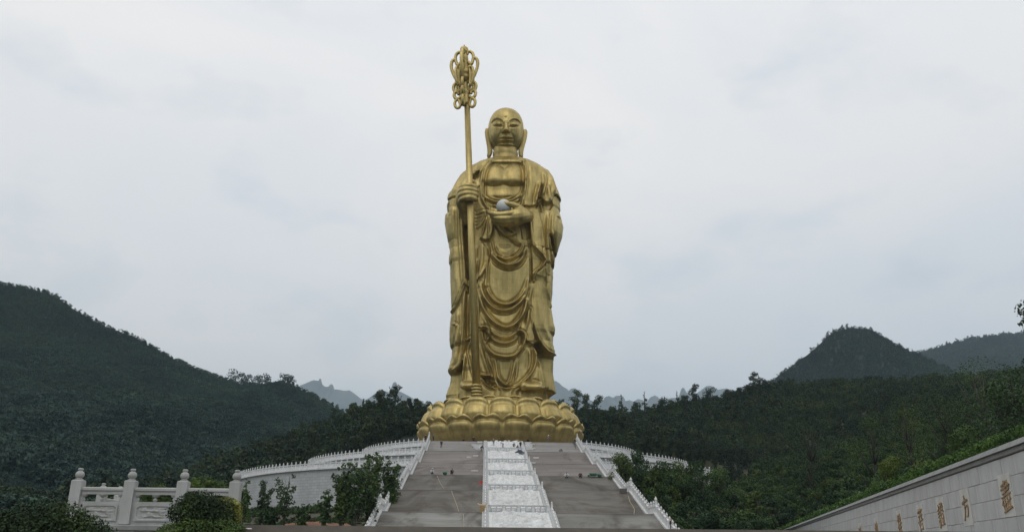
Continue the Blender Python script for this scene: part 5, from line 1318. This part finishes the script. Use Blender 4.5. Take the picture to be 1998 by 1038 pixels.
# trees one can pick out on the ridges
ridge_l = [(690, 806, 786, 7, 'b'), (707, 804, 780, 6, 'c'), (716, 804, 784, 8, 'b'), (735, 802, 762, 13, 'b'), (748, 802, 776, 10, 'b'), (757, 802, 756, 7, 'c'), (770, 802, 756, 13, 'p'), (783, 803, 783, 8, 'b'), (799, 803, 780, 7, 'p'), (812, 803, 780, 5, 'p')]
ridge_r = [(1127, 806, 764, 13, 'p'), (1144, 806, 772, 10, 'p'), (1166, 808, 775, 12, 'p'), (1196, 810, 792, 9, 'b'), (1213, 812, 771, 7, 'c'), (1243, 812, 784, 9, 'b'), (1260, 812, 765, 8, 'c'), (1295, 806, 777, 9, 'b'), (1314, 800, 781, 8, 'b'), (1324, 800, 765, 8, 'c'), (1341, 798, 770, 9, 'b'), (1357, 794, 753, 10, 'p'), (1388, 790, 758, 12, 'b'), (1424, 784, 759, 12, 'b'), (1440, 780, 764, 9, 'b'), (1459, 776, 752, 9, 'b'), (1475, 772, 730, 8, 'p'), (1484, 770, 729, 8, 'c'), (1495, 768, 738, 10, 'b')]
kindw = {'b': 'rounded broadleaf tree', 'c': 'pointed conifer', 'p': 'open crowned pine'}; ordw = ['first', 'second', 'third', 'fourth', 'fifth', 'sixth', 'seventh', 'eighth', 'ninth', 'tenth', 'eleventh', 'twelfth']
for lst, Y, side in ((ridge_l[::-1], 343, 'left'), (ridge_r, 418, 'right')):
    cnt = {}
    for n_, (x, by, ty, rp, kd) in enumerate(lst):
        cnt[kd] = cnt.get(kd, 0)+1
        b_ = atY(x, by+22, Y); t_ = atY(x, ty, Y); h_ = t_[2]-b_[2]; s_ = FPX/((b_-CAM)@FW); f = {'b': broad_tree, 'c': conifer, 'p': pine}[kd]
        ms = f(h_, max(rp*1.35/s_, h_*.2), 500+n_+(50 if side == 'left' else 0), 1300, .34) if kd != 'b' else broad_tree(h_, max(rp*1.2/s_, h_*.3), 500+n_, 1900, .33, 20, 'leaf_mid', lowest=.18)
        plant({'b': 'broadleaf_tree', 'c': 'conifer', 'p': 'pine_tree'}[kd], ms, '%s on the skyline, %s one %s of the pedestal' % (kindw[kd], ordw[cnt[kd]-1], side), 'tree', (b_[0], Y, b_[2]), 'skyline trees %s of the statue' % side)
crest = [(455, 742, 722), (470, 744, 728), (483, 745, 731), (497, 747, 733), (520, 748, 732), (555, 744, 731), (566, 744, 733)]
for n_, (x, by, ty) in enumerate(crest):
    b_ = atY(x, by+16, 898); t_ = atY(x, ty, 898); h_ = t_[2]-b_[2]
    plant('broadleaf_tree', broad_tree(h_, h_*.5, 560+n_, 420, .8, 8, 'leaf_far', lowest=.3), 'spreading tree on the crest of the left hill, %s from the left' % ordw[n_], 'tree', (b_[0], 898, b_[2]), 'crest trees on the left hill')

# near bushes at lower left
def bush(name, label, blobs, Y, n, size, mat, seed, zlow=0):
    cs_ = []; rs_ = []
    for (a, b, rx, ry) in blobs:
        c_ = atY(a, b, Y); s_ = FPX/((c_-CAM)@FW); cs_.append(c_); rs_.append((rx/s_, min(rx, ry*1.4)/s_*.9, ry/s_))
    base = np.array([np.mean([c[0] for c in cs_]), Y, zlow]); V, Q = leaves(np.array(cs_)-base, np.array(rs_), n, size, seed, shell=.62)
    t_ = thing(name, label, 'bush', tuple(base)); ob('crown', leafmesh('crown', V, Q, M[mat]), t_)
    mbt = MB()
    for c in cs_: e = np.array(c)-base; mbt.tube([(e[0]*.2, 0, 0), (e[0]*.6, e[1]*.5, e[2]*.5), tuple(e)], [.05, .035, .015], 6)
    ob('stem', mbt.mesh('stem', M['bark'], True), t_); return t_
bush('bush', 'large dark rounded bush in the bottom left corner', [(20, 1040, 80, 48), (70, 1020, 70, 40), (120, 1012, 55, 34), (160, 1035, 50, 34), (190, 1050, 40, 26), (95, 1050, 90, 50), (-40, 1035, 70, 50)], 25, 15000, .045, 'leaf_dark', 601)
bush('bush', 'dark domed bush in front of the near balustrade', [(392, 1000, 50, 32), (362, 998, 34, 28), (420, 1002, 42, 34), (388, 978, 40, 22), (375, 968, 16, 10), (404, 1018, 50, 26)], 31.5, 11000, .042, 'leaf_dark', 602)
bush('bush', 'low green bush spreading below the dark domed bush', [(340, 1042, 36, 24), (380, 1034, 44, 24), (425, 1036, 44, 26), (455, 1042, 28, 24), (310, 1052, 28, 18)], 31, 8000, .045, 'leaf_bush', 603)
bush('bush', 'yellowish green bush at the right shoulder of the dark domed bush', [(446, 992, 24, 22), (455, 1008, 17, 22), (438, 978, 14, 10), (452, 1026, 16, 14)], 31.8, 3200, .042, 'leaf_yellow', 604)
for n_, (x, y, rx, ry, Y, lab) in enumerate(((395, 945, 40, 18, 60, 'green shrub seen over the rail left of the last balustrade post'), (310, 962, 34, 20, 62, 'green shrub seen through the second opening of the near balustrade'), (215, 968, 28, 18, 64, 'green shrub seen through the first opening of the near balustrade'), (430, 958, 26, 22, 66, 'green shrub close behind the last balustrade post'))):
    bush('bush', lab, [(x, y, rx*.7, ry), (x-rx*.5, y+5, rx*.5, ry*.8), (x+rx*.5, y+4, rx*.55, ry*.8), (x, y+16, rx, ry)], Y, 2600, .09, 'leaf_bush', 610+n_, ZT-.1)
# weeds along the foot of the curved wall
p = scatter((np.meshgrid(np.arange(-80, -18.5, 1.5), np.arange(101, 185, 1.5))[0], np.meshgrid(np.arange(-80, -18.5, 1.5), np.arange(101, 185, 1.5))[1], bl(*np.meshgrid(np.arange(-80, -18.5, 1.5), np.arange(101, 185, 1.5)))), 1500, 15, lambda c: (np.hypot(c[..., 0]+34, c[..., 1]-150) > 9) & (np.hypot(c[..., 0], c[..., 1]-TC[1]) > 69.5))
forest('weeds', p, scl(len(p), .3, .8, 15), proto_coll('weed', [und, shrub(1.0, 1.0, 342, 320, .13, 'leaf_dry')]), 'weeds on the earth bank below the curved wall', 'weeds')

# ------------------------------------------------------------------ workers and their things
def on_stairs(px, py):
    d = ray(px, py); best = None
    for (d0, z0, d1, z1) in flights:
        k = (z1-z0)/(d1-d0); t = (z0-CAM[2]-k*(d0-CAM[1]))/(d[2]-k*d[1]); p = CAM+t*d
        if d0 <= p[1] <= d1: return p
    return None
POSES = {
 'stand': dict(pel=(0, 0, .92), chest=(0, .01, 1.30), neck=(0, 0, 1.46), head=(0, -.02, 1.60), kn=((-.10, -.03, .50), (.11, .02, .50)), an=((-.11, .02, .08), (.13, .04, .08)), el=((-.26, .03, 1.14), (.26, .03, 1.14)), ha=((-.27, -.06, .88), (.27, -.05, .88))),
 'walk': dict(pel=(0, 0, .90), chest=(0, -.05, 1.28), neck=(0, -.07, 1.44), head=(0, -.11, 1.58), kn=((-.10, -.18, .50), (.11, .06, .48)), an=((-.11, -.18, .08), (.12, .32, .12)), el=((-.27, .10, 1.12), (.27, -.10, 1.12)), ha=((-.27, -.02, .90), (.25, -.25, .95))),
 'bend': dict(pel=(0, .12, .82), chest=(0, -.24, 1.04), neck=(0, -.38, 1.06), head=(0, -.50, 1.02), kn=((-.12, -.05, .46), (.13, .0, .46)), an=((-.13, .05, .08), (.15, .08, .08)), el=((-.24, -.36, .80), (.24, -.36, .80)), ha=((-.14, -.46, .55), (.14, -.46, .55))),
 'crouch': dict(pel=(0, .12, .32), chest=(0, -.08, .66), neck=(0, -.16, .80), head=(0, -.22, .92), kn=((-.20, -.24, .48), (.20, -.24, .48)), an=((-.16, -.06, .08), (.16, -.06, .08)), el=((-.30, -.22, .52), (.30, -.22, .52)), ha=((-.12, -.46, .34), (.12, -.46, .34)))}
def person(loc, pose, top, legs, label, rz, hat=None, hgt=1.0, group='workers on the staircase'):
    P = POSES[pose]; J = []; E_ = []; R = []
    def v(p, r): J.append(tuple(p)); R.append(r); return len(J)-1
    pe_ = v(P['pel'], .155); c_ = v(P['chest'], .165); n_ = v(P['neck'], .065); h1 = v(P['head'], .105); E_ += [(pe_, c_), (c_, n_), (n_, h1)]
    hv = np.array(P['head'])-np.array(P['neck']); hv = hv/np.linalg.norm(hv); h2 = v(np.array(P['head'])+hv*.09, .085); E_.append((h1, h2))
    mats = {}
    for i_, s in ((0, -1), (1, 1)):
        ch = np.array(P['chest']); sh = v(ch+np.array([s*.19, 0, .08]), .075); e_ = v(P['el'][i_], .052); ha_ = v(P['ha'][i_], .038); ft = v(np.array(P['ha'][i_])+np.array([0, -.05, -.09]), .03); E_ += [(c_, sh), (sh, e_), (e_, ha_), (ha_, ft)]
        hp = v(np.array(P['pel'])+np.array([s*.09, 0, -.06]), .095); k_ = v(P['kn'][i_], .068); a_ = v(P['an'][i_], .05); to_ = v(np.array(P['an'][i_])+np.array([s*.02, -.15, -.03]), .045); E_ += [(pe_, hp), (hp, k_), (k_, a_), (a_, to_)]
    me = bpy.data.meshes.new('body'); me.from_pydata(J, E_, []); o = bpy.data.objects.new('tmp', me); COL.objects.link(o)
    sk = o.modifiers.new('s', 'SKIN'); sk.use_smooth_shade = True
    sv_ = me.skin_vertices[0].data
    for i_, r in enumerate(R): sv_[i_].radius = (r, r)
    sv_[0].use_root = True
    ss = o.modifiers.new('u', 'SUBSURF'); ss.levels = 1
    dg = bpy.context.evaluated_depsgraph_get(); nm = bpy.data.meshes.new_from_object(o.evaluated_get(dg)); bpy.data.objects.remove(o)
    nm.materials.clear()
    for x in (top, legs, M['skin'], M['hair']): nm.materials.append(x)
    JJ = np.array(J); lab_ = [0 if i_ in (0, 1) else 2 for i_ in range(len(J))]; lab_[0] = 1; lab_[4] = 3
    for q in range(2):
        b_ = 5+q*8
        for k_ in (0, 1): lab_[b_+k_] = 0
        lab_[b_+2] = 0; lab_[b_+3] = 2
        for k_ in (4, 5, 6): lab_[b_+k_] = 1
        lab_[b_+7] = 3
    for pl in nm.polygons:
        c = np.array(pl.center); pl.material_index = lab_[int(((JJ-c)**2).sum(1).argmin())]
    nm.shade_smooth(); nm.name = 'body'
    t_ = thing('person', label, 'person', tuple(loc), (0, 0, rz), group); t_.scale = (hgt,)*3
    ob('body', nm, t_)
    if hat is not None:
        hp = np.array(P['head'])+hv*.06; mb = MB(); mb.lathe([(.155, -.01), (.15, .01), (.115, .02), (.11, .06), (.08, .11), (.01, .13)], 12); ob('hat', mb.mesh('hat', hat, True), t_, tuple(hp))
    return t_
def top_at(px, Y): p = atY(px, 862, Y); return (p[0], Y, TOPZ)
W_ = [((861, 873.5), 'stand', DARK, DARK, 'person in dark clothes walking alone at the left of the top flight', 3.0, None),
      ((939, 880), 'bend', NAVY, DARK, 'person in dark blue bending at the left edge of the carved strip', 1.2, WHITE),
      ((963, 872), 'stand', GREY, GREY, 'slim person in grey standing on the upper carved slab', .3, None),
      ((981, 875.5), 'bend', WHITE, GREY, 'person in pale clothes stooping in the middle of the carved strip', -1.2, None),
      ((1002.5, 880.5), 'walk', GREY, DARK, 'person in a grey jacket standing beside the blue sheet', .5, None),
      ((1009, 878.5), 'crouch', OLIVE, DARK, 'person squatting between two standing people on the carved strip', 2.0, None),
      ((1015.5, 878), 'stand', DARK, DARK, 'person in black standing at the right of the carved strip', 2.6, None),
      ((843, 925.5), 'crouch', WHITE, NAVY, 'squatting worker in a white shirt on the left side of the stairs', 0.2, WHITE),
      ((881, 925.5), 'crouch', MAROON, DARK, 'squatting worker in dark red beside the green basket', .4, GREY),
      ((1106, 933), 'crouch', WHITE, OLIVE, 'squatting worker in white and green on the right side of the stairs', -.3, None),
      ((1132.5, 932.5), 'crouch', MAROON, DARK, 'squatting worker in dark red on the right side of the stairs', 3.0, None)]
for (q, pose, a, b, lab, rz, hat) in W_:
    p = on_stairs(*q)
    if p is None: print('no stairs at', q); continue
    lift = .32 if abs(p[0]) < CW else 0
    person((p[0], p[1], p[2]-.02+lift), pose, a, b, lab, rz, hat, 1.06)
for (px, Y, pose, a, b, lab, rz, hat) in ((845, 207.4, 'walk', GREY, DARK, 'person in grey at the head of the left stair balustrade', .5, None), (830, 208.0, 'stand', DARK, DARK, 'person in dark clothes outside the head of the left balustrade', .2, None), (904, 209.5, 'crouch', DARK, DARK, 'dark figure squatting at the foot of the left petals', .2, None), (924, 210.5, 'stand', DARK, NAVY, 'dark figure standing against the pedestal left of the carved strip', 2.8, None),
                                        (1030, 207.6, 'crouch', DARK, DARK, 'dark figure squatting at the top right of the carved strip', .3, None), (1070, 207.2, 'stand', GREY, GREY, 'person in grey with a white helmet standing before the pedestal', .1, WHITE), (1121, 207.0, 'crouch', DARK, GREY, 'dark figure squatting at the right end of the top landing', 1.0, None)):
    p = top_at(px, Y); person(p, pose, a, b, lab, rz, hat, 1.06)
# the figure in dark clothes by the lower right balustrade
pb = atY(1315, 1031, 104.5); person((pb[0]-.3, 104.5, ZT+(104.5-flights[0][0])*.30-.0), 'stand', DARK, NAVY, 'person in dark clothes with a yellow bag by the lowest right balustrade', 1.9, None, 1.08)
# small things lying about
def small(name, lab, cat, px, py, me, rz=0, dz=0):
    p = on_stairs(px, py)
    if p is None: print('no spot', name); return
    tag(ob(name, me, None, (p[0], p[1], p[2]+dz), (radians(16.5), 0, rz)), lab, cat)
def crumple(rx, ry, h, seed, mat, name):
    g_ = np.random.default_rng(seed); n = 14; mb = MB(); V = [(0, 0, h)]
    rows_ = []
    for k in range(1, 5):
        rows_.append([(rx*k/4*cos(a)*(1+.18*g_.normal()), ry*k/4*sin(a)*(1+.18*g_.normal()), max(.01, h*(1-(k/4)**2)*(1+.35*g_.normal()))) for a in np.linspace(0, 2*pi, n, endpoint=False)])
    for r_ in rows_: V += r_
    Fc = [(0, 1+k, 1+(k+1) % n) for k in range(n)]
    for r_ in range(3):
        for k in range(n): Fc.append((1+r_*n+k, 1+(r_+1)*n+k, 1+(r_+1)*n+(k+1) % n, 1+r_*n+(k+1) % n))
    return mk_mesh(name, V, Fc, mat)
small('blue_sheet', 'crumpled dark blue sheet lying on the carved strip', 'sheet', 1013.5, 886, crumple(.95, .9, .5, 3, M['navy'], 'blue_sheet'), dz=.4)
small('dark_sack', 'small dark sack lying on the right top flight', 'sack', 1094, 880, crumple(.5, .5, .4, 4, M['greybox'], 'dark_sack'))
small('red_bag', 'red plastic bag against the left side of the carved strip', 'bag', 938.5, 943, crumple(.42, .5, .45, 5, M['red'], 'red_bag'), dz=.02)
def basket():
    mb = MB(); mb.lathe([(.30, 0), (.42, .34), (.46, .36), (.46, .40), (.40, .40), (.36, .33), (.26, .05), (.01, .05)], 14); return mb.mesh('basket', M['greenp'])
small('basket', 'green plastic basket beside the squatting worker in dark red', 'basket', 868, 926.5, basket(), dz=.1)
small('basket', 'green plastic basket near the right balustrade on the upper stairs', 'basket', 1170, 931, basket(), dz=.1)
small('barrow', 'small green hand barrow left of the basket by the right balustrade', 'barrow', 1157, 931, MB().add([(-.5, -.3, .25), (.5, -.3, .25), (.5, .3, .25), (-.5, .3, .25), (-.65, -.4, .6), (.65, -.4, .6), (.65, .4, .6), (-.65, .4, .6)], [(0, 3, 2, 1), (0, 1, 5, 4), (1, 2, 6, 5), (2, 3, 7, 6), (3, 0, 4, 7)]).tube([(.5, .28, .35), (1.2, .3, .6)], .035, 6).tube([(.5, -.28, .35), (1.2, -.3, .6)], .035, 6).tube([(-.75, 0, .2), (-.75, .12, .2)], .2, 12).mesh('barrow', M['greenp']), dz=.05)
def carton(w_, d_, h_):
    mb = MB(); mb.box(-w_/2, w_/2, -d_/2, d_/2, 0, h_)
    mb.add([(-w_/2, -d_/2, h_+.004), (-w_/2, d_/2, h_+.004), (-w_/2-.28, d_/2, h_+.16), (-w_/2-.28, -d_/2, h_+.16)], [(0, 1, 2, 3)]); mb.add([(w_/2, -d_/2, h_+.004), (w_/2+.25, -d_/2, h_+.2), (w_/2+.25, d_/2, h_+.2), (w_/2, d_/2, h_+.004)], [(0, 1, 2, 3)])
    return mb.mesh('carton', M['card'])
small('cardboard_box', 'tall cardboard box leaning at the left rail of the carved strip', 'box', 941.5, 1000, carton(.75, .6, 1.15), dz=-.1)
pt = atY(1009, 861, 207.2); tag(ob('cardboard_box', carton(.8, .7, .75), None, (pt[0], 207.6, TOPZ)), 'cardboard box at the head of the carved strip', 'box')
small('board', 'grey brown board leaning on the right balustrade below the upper flights', 'board', 1216, 962, MB().chbox(-.55, .55, -.05, .05, 0, .75, .02).mesh('board', M['greybox']), dz=0)
for n_, px in enumerate((969, 986, 993)):
    pt = atY(px, 861, 206.9); tag(ob('marble_offcut', MB().chbox(-.3, .3, -.2, .2, 0, .45, .03).mesh('marble_offcut', M['marble']), None, (pt[0], 207.0, TOPZ)), ['white stone offcut at the head of the carved strip, left of the other two', 'white stone offcut at the head of the carved strip, middle of three', 'white stone offcut at the head of the carved strip, beside the cardboard box'][n_], 'stone', 'white offcuts at the stair head')
def line_on_stairs(name, lab, pts_, r, mat):
    P = []
    for a, b in pts_:
        p = on_stairs(a, b)
        if p is not None: P.append(p+np.array([0, 0, .05]))
    if len(P) > 1: tag(ob(name, MB().tube(P, r, 5).mesh(name, mat)), lab, 'rope')
line_on_stairs('rope', 'pale rope lying down the left flights', [(853, 928), (856, 937), (861, 946), (866, 953)], .035, M['rope'])
line_on_stairs('rope', 'pale rope lying down the lower left flight from the landing', [(881, 958), (886, 972), (891, 985), (895, 998)], .04, M['rope'])
line_on_stairs('rope', 'pale rope hanging straight down the lowest left flight', [(904, 1003), (905, 1018), (905, 1036)], .04, M['rope'])
line_on_stairs('rope', 'pale hose curling down by the right balustrade', [(1226, 968), (1229, 979), (1235, 988), (1238, 994), (1237, 1004)], .045, M['rope'])
# black guard rail at the right head of the stairs
gr = thing('guard_rail', 'thin black metal guard rail at the right head of the stairs', 'railing', (17.0, 203, flights[5][1]))
P0 = np.array([16.6, 199.5]); P1 = np.array([16.9, 206])
def stz(y): d0, z0, d1, z1 = flights[5]; return z0+(z1-z0)*(y-d0)/(d1-d0)
loc = np.array(gr.location)
for k in range(5):
    y = 199.5+1.6*k; p = np.array([16.7, y, stz(y)]); ob('upright', MB().tube([p-loc, p-loc+np.array([0, 0, 1.15])], .04, 6).mesh('upright', M['black']), gr)
for h_ in (.55, 1.12): ob('bar', MB().tube([np.array([16.7, 199.5, stz(199.5)+h_])-loc, np.array([16.7, 205.9, stz(205.9)+h_])-loc], .035, 6).mesh('bar', M['black']), gr)

# ------------------------------------------------------------------ air
hm, ht, hp_ = base_mat('haze_air'); ht.nodes.remove(hp_); pv = N(ht, 'ShaderNodeVolumePrincipled'); pv.inputs['Color'].default_value = (.64, .85, 1.0, 1); pv.inputs['Density'].default_value = 1.0e-4; pv.inputs['Anisotropy'].default_value = 0.0
L(ht, pv.outputs[0], [n for n in ht.nodes if n.type == 'OUTPUT_MATERIAL'][0].inputs['Volume'])
tag(ob('haze', MB().box(-17000, 17000, -7000, 17000, -8, 2300).mesh('haze', hm)), kind='stuff')
